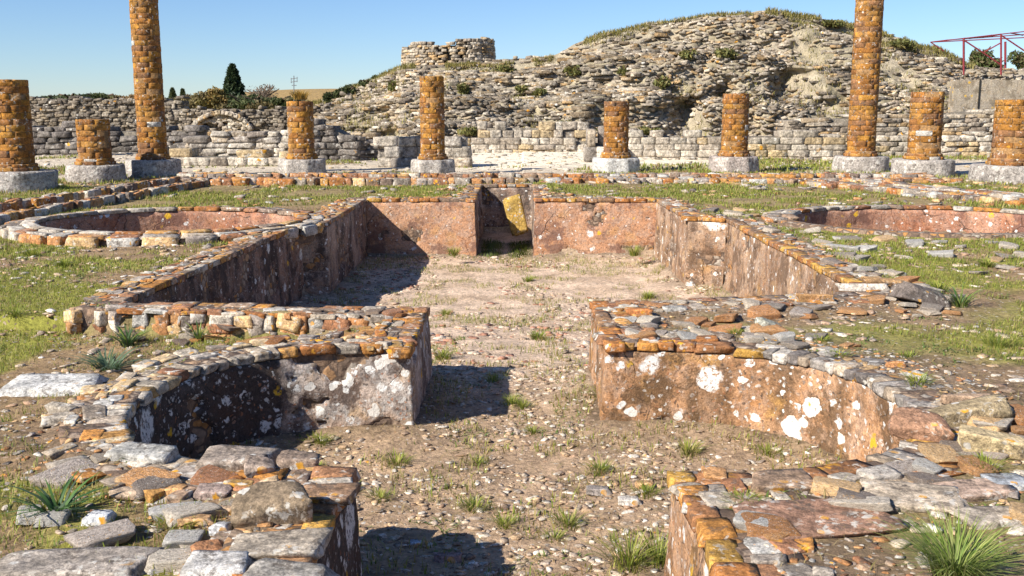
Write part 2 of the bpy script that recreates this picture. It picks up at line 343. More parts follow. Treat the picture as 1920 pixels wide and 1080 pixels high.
def seg_sd(X, Y, poly):
    P = np.array(poly); n = len(P); d = np.full(X.shape, 1e9); ins = np.zeros(X.shape, bool)
    for i in range(n):
        a = P[i]; b = P[(i + 1) % n]; e = b - a; t = np.clip(((X - a[0]) * e[0] + (Y - a[1]) * e[1]) / (e @ e + 1e-12), 0, 1)
        d = np.minimum(d, np.hypot(X - a[0] - t * e[0], Y - a[1] - t * e[1]))
        c = ((a[1] > Y) != (b[1] > Y)) & (X < (b[0] - a[0]) * (Y - a[1]) / (b[1] - a[1] + 1e-12) + a[0]); ins ^= c
    return np.where(ins, -d, d)
def sd_pond(X, Y): return seg_sd(X, Y, OUT)
def sd_bas(X, Y, k):
    cx, cy, rx, ry, _ = BAS[k]; q = np.hypot((X - cx) / rx, (Y - cy) / ry); return (q - 1) * min(rx, ry)
def floor_z(Y): return -.575 - .41 * sst(6.6, 12.5, Y)
def ground_z(X, Y, fine=True):
    X = np.asarray(X, float); Y = np.asarray(Y, float)
    sd = sd_pond(X, Y)
    near = (Y < 25) & (np.abs(X) < 12)
    up = -.035 - np.where(Y < 4.7, .03, .085) * np.where(X < 0, sst(.29, .37, sd), .45 * sst(.34, .7, sd))
    up = up - .10 * ((Y < 7.3) & (Y > 4.6)) * sst(.29, .36, sd) * sst(1.2, 1.6, -X) * sst(4.5, 5.0, Y)
    up = up + .05 * (fbm(X, Y, .8, 3, 3) - .5) * sst(.3, 1.0, sd)
    # gutter channels either side of the garden and across the back
    def chan(d, w): return 1 - sst(w * .8, w, np.abs(d))
    up = up - .22 * chan(X + 7.15 + .09 * (Y - 16) * -1, .28) * ((Y > 8) & (Y < 20.6))
    up = up - .16 * chan(Y - 20.75, .2) * (X > -7.4) * (X < 8)
    up = np.where(Y > 24, up + .1 * (fbm(X, Y, .15, 3, 9) - .5), up)
    far = sst(60, 260, Y); up = up + far * (2.4 * fbm(X, Y, .006, 3, 4) - .6) * np.where(Y < 2500, 1, 1)
    fl = floor_z(Y) + .05 * (fbm(X, Y, 1.3, 4, 5) - .5)
    fl = fl + .05 * np.exp(-np.abs(sd) / .22)      # earth banked at the foot of the walls
    z = np.where(sd < 0, fl, fl + (up - fl) * sst(.04, .2, sd))
    for kk in BAS:
        s2 = sd_bas(X, Y, kk); dz = BAS[kk][4]; z = z + (dz - z) * (1 - sst(.04, .22, s2)) * (s2 < .3)
    if fine:
        z = z + (.022 * (fbm(X, Y, 6, 4, 6) - .5) + .012 * (vnoise(X * 31, Y * 31, 8) - .5)) * near
    return z

# ------------------------------------------------------------------ ground sheet
def axis(lo, hi, step, far, g=1.13):
    a = list(np.arange(lo, hi, step)); s = step; x = a[-1]
    while x < far: s *= g; x += s; a.append(x)
    return a
def build_ground():
    xr = axis(0, 3.6, .036, 4200, 1.075); xs = np.array(sorted([-v for v in xr[1:]] + xr))
    ys = np.array(sorted([1.0 - (i * .5) ** 2 * .6 for i in range(1, 60)] + list(np.arange(1.0, 2.6, .12)) + axis(2.6, 9.0, .036, 26, 1.012) ))
    y2 = []; s = ys[-1] - ys[-2]; y = ys[-1]
    while y < 6000: s *= 1.035; y += s; y2.append(y)
    ys = np.concatenate([ys, y2])
    X, Y = np.meshgrid(xs, ys); Z = ground_z(X, Y); sd = sd_pond(X, Y)
    nx, ny = len(xs), len(ys)
    i = np.arange(nx * ny).reshape(ny, nx); Fq = np.stack([i[:-1, :-1], i[:-1, 1:], i[1:, 1:], i[1:, :-1]], -1).reshape(-1, 4)
    # earth colours
    g = fbm(X, Y, 1.1, 4, 21); moss = sst(.42, .56, g)[..., None]
    brown = np.array([.27, .18, .095]); green = np.array([.24, .23, .045]); sand = np.array([.62, .46, .33]); dirt = np.array([.42, .29, .185])
    up = brown * (1 - moss) + green * moss
    up = up * 1.08; band = ((Y > 15.9) & (Y < 20.2) & (sd > .5))[..., None]; up = np.where(band, up * .7 + np.array([.22, .21, .06]) * .3, up)
    court = sst(21.4, 22.6, Y) * (1 - sst(60, 90, Y)); cn = fbm(X, Y, .35, 4, 31)
    pale = np.array([.56, .47, .35]); up = up * (1 - (court * sst(.36, .52, cn))[..., None]) + pale * (court * sst(.36, .52, cn))[..., None]
    white = (sst(-3.5, -2, X - 0) * (1 - sst(4.5, 6, X)) * sst(24.5, 28, Y) * (1 - sst(42, 46, Y)))[..., None]
    up = up * (1 - white) + np.array([.78, .68, .52]) * white
    farg = sst(46, 60, Y)[..., None]; up = up * (1 - farg) + np.array([.2, .15, .05]) * farg
    rub = (1 - sst(.3, np.where(X < 0, .5, np.where(Y < 7.9, 1.7, .9)), sd + .25 * (g - .5)))[..., None] * (Y < 17)[..., None]; up = up * (1 - rub * .75) + np.array([.24, .165, .105]) * rub * .75
    s = sst(6.3, 7.4, Y + .8 * (fbm(X, Y, 1.6, 3, 41) - .5))[..., None] * (.55 + .45 * sst(.38, .5, fbm(X, Y, 2.2, 4, 51)))[..., None]
    fl = dirt * (1 - s) + sand * s
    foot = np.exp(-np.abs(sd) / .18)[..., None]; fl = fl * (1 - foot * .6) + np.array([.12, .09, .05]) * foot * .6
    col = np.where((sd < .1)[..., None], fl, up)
    for kk in BAS: b = (sd_bas(X, Y, kk) < .1)[..., None]; col = np.where(b, np.array([.22, .16, .1]), col)
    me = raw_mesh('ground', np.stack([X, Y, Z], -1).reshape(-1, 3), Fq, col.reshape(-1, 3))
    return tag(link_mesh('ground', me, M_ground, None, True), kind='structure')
build_ground()

# ------------------------------------------------------------------ pond walls
def offset_path(P, closed=False):
    P = np.array(P, float); n = len(P); N = np.zeros_like(P)
    for i in range(n):
        if closed: a, b = P[i] - P[i - 1], P[(i + 1) % n] - P[i]
        else: a = P[i] - P[max(i - 1, 0)] if i > 0 else P[1] - P[0]; b = P[i + 1] - P[i] if i < n - 1 else a
        a = a / np.linalg.norm(a); b = b / np.linalg.norm(b)
        na = np.array([-a[1], a[0]]); nb = np.array([-b[1], b[0]]); m = na + nb; m /= np.linalg.norm(m); N[i] = m / max(.45, m @ na)
    return N
ON = offset_path(OUT)
def densify(P, N, step):
    Q, M, T3, L = [], [], [], [0.0]
    for i in range(len(P) - 1):
        l = np.linalg.norm(P[i + 1] - P[i]); k = max(1, int(round(l / step)))
        sn = np.array([-(P[i + 1] - P[i])[1], (P[i + 1] - P[i])[0]]) / l
        for j in range(k):
            t = j / k; Q.append(P[i] * (1 - t) + P[i + 1] * t); T3.append(sn)
            if l < .3: M.append(N[i] * (1 - t) + N[i + 1] * t)
            else: M.append(sn + (N[i] - sn) * max(0, 1 - t * l / .35) + (N[i + 1] - sn) * max(0, 1 - (1 - t) * l / .35))
    Q.append(P[-1]); M.append(N[-1]); T3.append(T3[-1]); Q = np.array(Q); M = np.array(M); T3 = np.array(T3)
    L = np.concatenate([[0], np.cumsum(np.linalg.norm(np.diff(Q, axis=0), axis=1))]); return Q, M, L, T3
def strip(Q, prof, name, mat, parent, amp, seed, ragged=0.0, lost=None):
    """sweep: prof = list of (offset vector field index u in metres along N, z or callable) -> mesh"""
    rows = []
    for (u, z, a) in prof: rows.append((u, z, a))
    n = len(Q[0]); V = np.zeros((len(rows), n, 3))
    for k, (u, z, a) in enumerate(rows):
        p = Q[0] + Q[1] * u; zz = z(Q[0]) if callable(z) else np.full(n, z)
        d = a * amp * (fbm(Q[2] + seed * 9.1, zz + seed, 3.2, 5, seed) - .5) * 2
        if lost: d = d + .045 * sst(lost, lost + .03, fbm(Q[2] + seed * 3.3, zz * 1.3, 2.6, 4, seed + 9)) * min(a, 1)
        p = p + Q[1] * d[:, None]
        V[k, :, :2] = p; V[k, :, 2] = zz + (a * ragged * (fbm(Q[2], zz * 0 + k * .0, 5, 3, seed + 5) - .5))
    i = np.arange(len(rows) * n).reshape(len(rows), n); Fq = np.stack([i[:-1, :-1], i[1:, :-1], i[1:, 1:], i[:-1, 1:]], -1).reshape(-1, 4)
    Fq = Fq[:, ::-1]
    return link_mesh(name, raw_mesh(name, V.reshape(-1, 3), Fq), mat, parent, True)
INFO = {
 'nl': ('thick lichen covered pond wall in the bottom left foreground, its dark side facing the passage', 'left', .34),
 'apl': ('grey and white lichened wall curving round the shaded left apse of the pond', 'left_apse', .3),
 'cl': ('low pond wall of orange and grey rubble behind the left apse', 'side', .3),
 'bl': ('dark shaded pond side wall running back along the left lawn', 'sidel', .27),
 'al': ('streaked grey plaster wall at the far left corner of the pond', 'side', .35),
 'fl': ('pink plastered far pond wall left of the dark notch, crossed by a diagonal shadow', 'far', .3),
 'nt': ('narrow recess at the back of the pond with yellow lichened sides', 'side', .25),
 'fr': ('pink plastered far pond wall right of the dark notch, topped with tiles', 'far', .3),
 'ar': ('sunlit streaked plaster wall at the far right corner of the pond', 'sider', .3),
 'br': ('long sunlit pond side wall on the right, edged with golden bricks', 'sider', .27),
 'cr': ('low rubble strewn pond wall behind the right apse', 'side', .3),
 'apr': ('tan plastered wall with white lichen rosettes curving round the right apse', 'right', .32),
 'nr': ('orange edged pond wall in the bottom right foreground', 'right', .32),
}
ZT = {'al': .0, 'bl': .0}
def wall(key):
    a, b = rng_of[key]; P = np.array(OUT[a:b + 1]); N = ON[a:b + 1]; Q = densify(P, N, .04 if P[:, 1].min() > 7 else .022)
    lab, pm, th = INFO[key]; mid = P[len(P) // 2]
    root = empty('pond_wall', (mid[0], mid[1], floor_z(mid[1])), lab, 'wall')
    zb = lambda q: floor_z(q[:, 1]) - .12
    zt = -.035; ztn = lambda q: zt - .001 + .03 * (fbm(q[:, 0], q[:, 1], 7, 4, 15) - .5)
    n = 26 if P[:, 1].min() < 7 else 18; batter = .03
    face = [(0.0 + batter * (1 - t) * -1 + .02, (lambda q, t=t: zb(q) * (1 - t) + (zt - .055) * t), 1) for t in np.linspace(0, 1, n)]
    core = [(u, z, a * .6) for (u, z, a) in [(f[0] + .025, f[1], f[2]) for f in face]] + [(.03, zt - .012, .3), (.06, ztn, .2), (.1, ztn, .2), (.14, ztn, 0), (.18, ztn, 0), (.22, ztn, 0), (.26, ztn, 0), (th, ztn, .3), (th + .015, zt - .15, .5), (th + .02, zt - .35, .3)]
    strip(Q, core, 'core', M_core, root, .02, 3)
    pl = face + [(.03, zt - .05, .3)]
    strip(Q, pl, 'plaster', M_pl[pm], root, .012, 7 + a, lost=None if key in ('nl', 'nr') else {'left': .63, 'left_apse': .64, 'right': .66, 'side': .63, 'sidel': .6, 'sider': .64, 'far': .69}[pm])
    # rim course of brick or slab, then small flat stones bedded in the mortar behind it
    B = Batch(); BR = Batch(); r = random.Random(a * 7 + 3); L = Q[2][-1]; curved = key in ('apl', 'apr'); ap = 'apsel' if key == 'apl' else 'apse'
    def at(q): return (float(np.interp(q, Q[2], Q[0][:, 0])), float(np.interp(q, Q[2], Q[0][:, 1])), *(lambda v: v / np.linalg.norm(v))(Q[3][min(len(Q[3]) - 1, int(np.searchsorted(Q[2], q, 'right')) - 1)]))
    def onarc_(x, y): return (key == 'apl' and 4.0 < y < 5.9 and x < -.8) or (key == 'apr' and 4.0 < y < 5.95 and x > .8)
    s = 0; dep = .12
    while s < L - .02:
        far = at(s)[1]; w = r.uniform(.09, .24) * (1 if far < 9 else 1.2)
        if s + w > L: w = L - s + .004
        x, y, nx, ny = at(s + w / 2); oa = onarc_(x, y)
        if oa: w = min(w, r.uniform(.05, .13)); x, y, nx, ny = at(s + w / 2)
        dep = r.uniform(.1, .15) if not oa else r.uniform(.13, .2); h = r.uniform(.045, .06); rz = math.atan2(ny, nx) - math.pi / 2
        if r.random() < (.94 if key != 'nr' else 1): BR.add((x + nx * (dep / 2 + .012), y + ny * (dep / 2 + .012), zt - h / 2 + .008 + r.uniform(-.008, .003)), (w * .985, dep, h), (r.uniform(-.03, .03), r.uniform(-.03, .03), rz + r.uniform(-.04, .04)), pc(ap if oa and r.random() < .85 else 'rim' if key in ('nl', 'nr', 'fl', 'fr', 'br', 'apr') else 'coping', r=r))
        s += w
    u = .13
    while u < th + .03:
        dd = r.uniform(.05, .13); s = 0
        while s < L - .03:
            w = min(r.uniform(.05, .2), L - s); x, y, nx, ny = at(min(max(s + w / 2, 0), L)); uu = u + dd / 2 + r.uniform(-.02, .02)
            if r.random() < (.6 if key in ('nl', 'nr') else .82):
                B.add((x + nx * uu, y + ny * uu, zt - .014 + r.uniform(-.006, .01)), (w * 1.02, dd * r.uniform(.8, 1.2), r.uniform(.025, .05)), (r.uniform(-.07, .07), r.uniform(-.07, .07), math.atan2(ny, nx) - math.pi / 2 + r.uniform(-.35, .35)), pc(ap if onarc_(x, y) and r.random() < .75 else ('coping' if r.random() < .6 else 'rubble'), r=r))
            s += w * r.uniform(.95, 1.1)
        u += dd * .95
    BR.build('rim_bricks', T_ASH if P[:, 1].min() > 7 else T_BOX5, M_cope, root, a + 9)
    B.build('coping', T_SLAB if P[:, 1].min() < 8 else T_BOX5, M_cope, root, a)
    if key in ('cl', 'apl', 'bl'):      # exposed rubble on the lawn side
        B = Batch(); zlo = -.26 if key != 'bl' else -.16
        s = 0
        while s < L:
            w = r.uniform(.07, .17); z = zt - .02
            while z > zlo:
                h = r.uniform(.055, .11); x, y = (float(np.interp(s, Q[2], Q[0][:, k])) for k in (0, 1)); nx, ny = (float(np.interp(s, Q[2], Q[1][:, k])) for k in (0, 1)); ln = math.hypot(nx, ny); 
                if not (key == 'apl' and (x > -.9 or y < 4.6)):
                    B.add((x + nx * (th + .01) , y + ny * (th + .01), z - h / 2), (w * r.uniform(.9, 1.15), r.uniform(.06, .1), h * 1.08), (r.uniform(-.12, .12), r.uniform(-.25, .25), math.atan2(ny, nx) - math.pi / 2 + r.uniform(-.2, .2)), pc('rubble', r=r))
                z -= h * .97
            s += w
        B.build('rubble_face', T_BOX5, M_stone, root, a + 50)
    return root
def find_blots(key, lst):
    a, b = rng_of[key]; P = np.array(OUT[a:b + 1]); Q = densify(P, ON[a:b + 1], .01); mid = P[len(P) // 2]; o = np.array([mid[0], mid[1], floor_z(mid[1])])
    zz = np.linspace(-.6, -.04, 60); W_ = np.concatenate([np.column_stack([Q[0], np.full(len(Q[0]), z)]) for z in zz]); Pc = (W_ - np.array([0, 0, CAMZ])) @ np.array(CM); u = 960 - F * Pc[:, 0] / Pc[:, 2]; v = 540 + F * Pc[:, 1] / Pc[:, 2]; out = []
    for (x, y, r) in lst:
        k = int(np.argmin((u - x) ** 2 + (v - y) ** 2)); w = W_[k] - o; out.append((*w, r * -Pc[k, 2] / F))
    return out
M_pl['right'] = mat_plaster('tan_plaster', (0.38, 0.185, 0.075), (0.6, 0.36, 0.21), (0.12, 0.07, 0.035), 8.4, 0.36, 0.25, 0.5, 0.8, 1.0, blots=find_blots('apr', [(1520, 762, 21), (1483, 802, 19), (1600, 762, 12), (1446, 672, 12), (1388, 715, 11), (1186, 772, 12), (1272, 780, 10), (1415, 785, 10), (1355, 806, 9), (1575, 822, 11), (1500, 846, 14), (1506, 795, 9), (1620, 790, 7), (1465, 735, 6)]))
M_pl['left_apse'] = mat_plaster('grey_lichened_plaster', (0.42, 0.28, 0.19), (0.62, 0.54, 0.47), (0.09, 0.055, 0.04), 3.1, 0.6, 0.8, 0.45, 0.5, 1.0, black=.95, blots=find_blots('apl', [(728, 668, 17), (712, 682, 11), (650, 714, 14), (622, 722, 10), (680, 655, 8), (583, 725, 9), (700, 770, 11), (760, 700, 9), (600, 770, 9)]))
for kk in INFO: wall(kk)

# round garden basins
def basin(kk, lab):
    cx, cy, rx, ry, dz = BAS[kk]; n = 90
    P = np.array([(cx + rx * math.cos(-t), cy + ry * math.sin(-t)) for t in np.linspace(0, 2 * math.pi, n, endpoint=False)])
    P = P[::-1][::-1]; N = offset_path(P, True); P = np.vstack([P, P[:1]]); N = np.vstack([N, N[:1]])
    c = P.mean(0); sgn = 1 if ((P[0] + N[0] * .1 - c) @ (P[0] - c)) > ((P[0] - c) @ (P[0] - c)) else -1; N = N * sgn
    Q = densify(P, N, .06); root = empty('garden_basin', (cx, cy, 0), lab, 'basin')
    face = [(.0, dz - .1 + (-.05 - dz + .1) * t, 1) for t in np.linspace(0, 1, 8)]
    strip(Q, [(u + .02, z, .3) for u, z, a in face] + [(.1, -.03, .2), (.2, -.03, 0), (.3, -.03, .3), (.32, -.25, .3)], 'core', M_core, root, .02, 4)
    strip(Q, face + [(.03, -.05, 0)], 'plaster', M_pl['basin'], root, .015, 13)
    B = Batch(); r = random.Random(11 + int(cx)); L = Q[2][-1]; s = 0
    while s < L:
        w = r.uniform(.18, .42)
        if s + w > L: w = L - s
        x, y, nx, ny = (float(np.interp(s + w / 2, Q[2], v)) for v in (Q[0][:, 0], Q[0][:, 1], Q[1][:, 0], Q[1][:, 1])); ln = math.hypot(nx, ny); nx /= ln; ny /= ln; a = math.atan2(ny, nx) - math.pi / 2
        if kk == 'right' and y < cy - .1: s += w; continue
        gl = (x < cx - .3) if kk == 'left' else r.random() < .3
        B.add((x + nx * .07, y + ny * .07, -.02), (w * .98, .17, .05), (r.uniform(-.04, .04), r.uniform(-.03, .03), a), pc('grey' if gl else 'coping', r=r))
        B.add((x + nx * .24, y + ny * .24, -.04), (w * 1.05, .2, .05), (r.uniform(-.1, .1), r.uniform(-.05, .05), a + r.uniform(-.1, .1)), pc('grey' if r.random() < .5 else 'rubble', r=r))
        B.add((x + nx * .36, y + ny * .36, -.09), (w * 1.0, .1, .12), (r.uniform(-.2, .2), 0, a + r.uniform(-.2, .2)), pc('rubble', r=r))
        s += w
    B.build('rim', T_BOX5, M_cope, root, 3)
basin('left', 'round sunken basin with salmon plaster and a pale stone rim on the left lawn')
basin('right', 'round sunken basin with spotted terracotta wall on the right lawn')

# slab leaning in the recess
def rock(name, loc, dims, rot, col, lab, cat, grp=None, seed=0, mat=None, T=None, parent=None):
    b = Batch(); b.add((0, 0, 0), dims, rot, col); o = b.build(name, T or T_ROCKH, mat or M_rock, None, seed); o.location = loc
    return tag(o, lab, cat, grp)
p = Vector((-.14, 17.7, -.44)); rock('leaning_slab', p, (.3, .1, .62), (-.2, -.18, .1), (.42, .27, .07), 'yellow lichened slab leaning inside the recess at the back of the pond', 'stone slab', seed=4, T=T_SLAB, mat=M_cope)

# ------------------------------------------------------------------ brick columns
def gz(x, y): return float(ground_z(np.array([x]), np.array([y]))[0])
def column(px, w, top, bb, pb, pw, lab, oct=False, tall=None, plc=(.36, .32, .28), grp=None, seed=0):
    """px: pixel centre at brick foot; w width px; top/bb/pb: pixel rows of top, brick foot, plinth foot"""
    p = PZ(px, pb, -.05); Y = p.y; X = p.x; dep = (Y * math.cos(rad(PITCH)) + 1.4 * math.sin(rad(PITCH)))
    r_ = w * dep / F / 2; zb = PY(px, bb, Y - r_).z; zt = tall if tall else PY(px, top, Y).z
    pr = pw * dep / F / 2; g = gz(X, Y)
    root = empty('brick_column', (X, Y, g), lab, 'column', grp)
    r = random.Random(seed)
    # plinth
    b = Batch(); 
    bm = bmesh.new(); n = 8 if oct else 28
    segs = 64; Vv = []; Fs = []
    zs = [g - .15, g + .0, g + (zb - g) * .4, g + (zb - g) * .8, zb - .02, zb, zb]; rs = [1.02, 1.02, 1.01, 1.0, .985, .95, .3]
    for j, (z, q) in enumerate(zip(zs, rs)):
        for i in range(segs):
            a = 2 * math.pi * i / segs
            if oct:
                ca, sa = abs(math.cos(a)), abs(math.sin(a)); rr = min(1 / max(ca, sa), 1.42 / (ca + sa))
            else: rr = 1
            rr = rr * q * pr * (1 + .06 * (mnoise.noise(Vector((math.cos(a) * 1.7, math.sin(a) * 1.7 + seed * 3, z * 4))))); zz = z + (.012 * mnoise.noise(Vector((math.cos(a) * 3, math.sin(a) * 3, seed))) if j > 2 else 0)
            Vv.append((X + rr * math.cos(a), Y + rr * math.sin(a), zz))
    nr = len(zs)
    for j in range(nr - 1):
        for i in range(segs): Fs.append((j * segs + i, j * segs + (i + 1) % segs, (j + 1) * segs + (i + 1) % segs, (j + 1) * segs + i))
    cc = np.tile(np.array(plc), (len(Vv), 1)); link_mesh('plinth', raw_mesh('plinth', Vv, np.array(Fs), cc), M_plinth, root)
    # brick courses
    def ringbricks(bt, z, h, rr, k, off, jr=.004):
        for i in range(k):
            a0 = off + 2 * math.pi * i / k; da = 2 * math.pi / k * r.uniform(.94, .98); pal = pc('brick', .06, r); 
            if r.random() < .012: pal = (.5, .46, .4)
            if r.random() < .06: continue
            bt.append((a0, da, z + r.uniform(-.004, .004), h * r.uniform(.92, .965), rr + r.uniform(-jr, jr), pal))
    def arcbricks(lst, name, parent):
        V = []; Fq = []; Cc = []
        for (a0, da, z, h, rr, pal) in lst:
            base = len(V); na = 4; sk = r.uniform(-.006, .006); wob = [r.uniform(-.005, .005) for _ in range((na + 1))]
            prof = [(-.05, -h / 2), (-.003, -h / 2), (0, -h / 2 + .005), (.001, 0), (0, h / 2 - .005), (-.003, h / 2), (-.05, h / 2)]
            for i in range(na + 1):
                t = i / na; endr = -.003 if i in (0, na) else 0
                a = a0 + da * t
                for (u, v) in prof:
                    q = rr + u + endr + wob[i] + r.uniform(-.002, .002); V.append((X + q * math.cos(a), Y + q * math.sin(a), z + v + sk * (t - .5) * 2)); Cc.append(pal)
            m = len(prof)
            for i in range(na):
                for j in range(m - 1): Fq.append((base + i * m + j, base + (i + 1) * m + j, base + (i + 1) * m + j + 1, base + i * m + j + 1))
            e0 = base; e1 = base + na * m
            for j in range(0, 3): Fq.append((e0 + j, e0 + j + 1, e0 + 5 - j, e0 + 6 - j)); Fq.append((e1 + j, e1 + 6 - j, e1 + 5 - j, e1 + j + 1))
        me = raw_mesh(name, V, np.array(Fq), np.array(Cc)); return link_mesh(name, me, M_brick, parent)
    L1 = []; ringbricks(L1, zb + .035, .07, r_ * 1.22, 9, r.random()); ringbricks(L1, zb + .1, .055, r_ * 1.13, 9, r.random())
    arcbricks(L1, 'base_moulding', root)
    L2 = []; z = zb + .13; ci = 0
    while z + .07 < zt:
        h = r.uniform(.105, .13); k = 6; ringbricks(L2, z + h / 2, h, r_ * (1.0 - .03 * (z - zb) / 3), k, ci % 2 * math.pi / k + r.uniform(-.2, .2)); z += h; ci += 1
    arcbricks(L2, 'shaft', root)
    # mortar core and broken top
    Vv = []; Fs = []; zz = [zb + .0, zb + .13, zb + .14, z - .05, z - .025, z - .01]; rs = [r_ * 1.18, r_ * 1.08, r_ - .013, r_ - .02, r_ * .8, r_ * .05]
    for j in range(6):
        for i in range(40):
            a = 2 * math.pi * i / 40; q = rs[j]; Vv.append((X + q * math.cos(a), Y + q * math.sin(a), zz[j] + (.02 * math.sin(i * 2.1 + seed) if j > 3 else 0)))
    for j in range(5):
        for i in range(40): Fs.append((j * 40 + i, j * 40 + (i + 1) % 40, (j + 1) * 40 + (i + 1) % 40, (j + 1) * 40 + i))
    link_mesh('mortar_core', raw_mesh('mortar_core', Vv, np.array(Fs), np.tile(np.array([.27, .15, .06]), (len(Vv), 1))), M_brick, root)
    return root
G = 'brick columns of the garden colonnade'
column(34, 66, 153, 322, 350, 140, 'thick cut off orange brick column on a grey plinth at the left edge', grp=G, seed=1)
column(181, 60, 223, 310, 333, 106, 'shortest brick column stub, on a cracked grey plinth left of the tall left column', grp=G, seed=2)
column(289, 52, 0, 300, 326, 92, 'tall leaning looking brick column on the left that runs out of the picture', grp=G, oct=True, tall=5.6, seed=3)
column(567, 49, 186, 299, 322, 84, 'brick column with a loose tuft on top, standing before the dark grey walls left of centre', grp=G, oct=True, seed=4)
column(812, 46, 146, 300, 321, 80, 'slim orange brick column in the middle, left of the pale courtyard', grp=G, oct=True, seed=5)
column(1154, 47, 186, 297, 320, 84, 'brick column on a clean octagonal plinth just right of the pale courtyard', grp=G, oct=True, plc=(.48, .46, .42), seed=6)
column(1375, 49, 178, 294, 322, 85, 'brick column on a blackened square edged plinth before the wooden barrier', grp=G, oct=True, plc=(.36, .3, .26), seed=7)
column(1612, 51, 0, 294, 319, 100, 'tall brick column on the right that runs out of the picture', grp=G, tall=5.6, seed=8)
column(1729, 59, 170, 300, 328, 110, 'mid height brick column right beside the tall right column, on a wide round plinth', grp=G, seed=9)
column(1893, 72, 182, 311, 340, 140, 'thick brick column cut by the right edge of the picture', grp=G, seed=10)

# ------------------------------------------------------------------ low kerbs of the garden gutters
def kerb(pts, w, h, lab, pal='coping', rows=3, z0=None, T=None):
    P = np.array(pts, float); N = offset_path(P); Q = densify(P, N, .1); L = Q[2][-1]; r = random.Random(int(L * 100)); B = Batch()
    for k in range(rows):
        s = 0
        while s < L:
            l = r.uniform(.1, .38); x, y, nx, ny = (float(np.interp(s + l / 2, Q[2], v)) for v in (Q[0][:, 0], Q[0][:, 1], Q[1][:, 0], Q[1][:, 1])); a = math.atan2(ny, nx) - math.pi / 2
            u = (k + .5) / rows * w - w / 2
            if r.random() < .8:
                B.add((x + nx * u, y + ny * u, (gz(x, y) * 0 - .07 if z0 is None else z0) + h / 2 - .03 + r.uniform(-.012, .012)), (l * 1.02, w / rows * 1.1, h + .12), (r.uniform(-.09, .09), r.uniform(-.05, .05), a + r.uniform(-.15, .15)), pc(pal if r.random() < .6 else 'rubble', r=r))
            s += l * .97
    o = B.build('gutter_kerb', T or T_BOX5, M_cope, None, int(L)); m = P.mean(0)
    return tag(o, lab, 'kerb')
kerb([(-7.6, 20.4), (8.6, 20.4)], .45, .06, 'low orange stone kerb along the near side of the back gutter')
kerb([(-7.2, 21.25), (8.4, 21.25)], .35, .1, 'low orange stone kerb in front of the central columns')
kerb([(-7.35, 9.0), (-6.75, 16), (-6.3, 20.2)], .2, .05, 'thin dark kerb beside the left gutter, nearest the round basin')
kerb([(-8.1, 10), (-7.45, 16), (-7.0, 20.2)], .25, .08, 'outer kerb of the left gutter, in front of the left columns')
kerb([(8.3, 14.5), (6.6, 18.2), (5.4, 20.2)], .5, .05, 'broken kerb slanting back towards the tall right column')
kerb([(9.4, 14), (7.3, 18.6), (6.7, 20.4)], .6, .05, 'pale flat kerb slabs in front of the right hand columns', 'rubble')

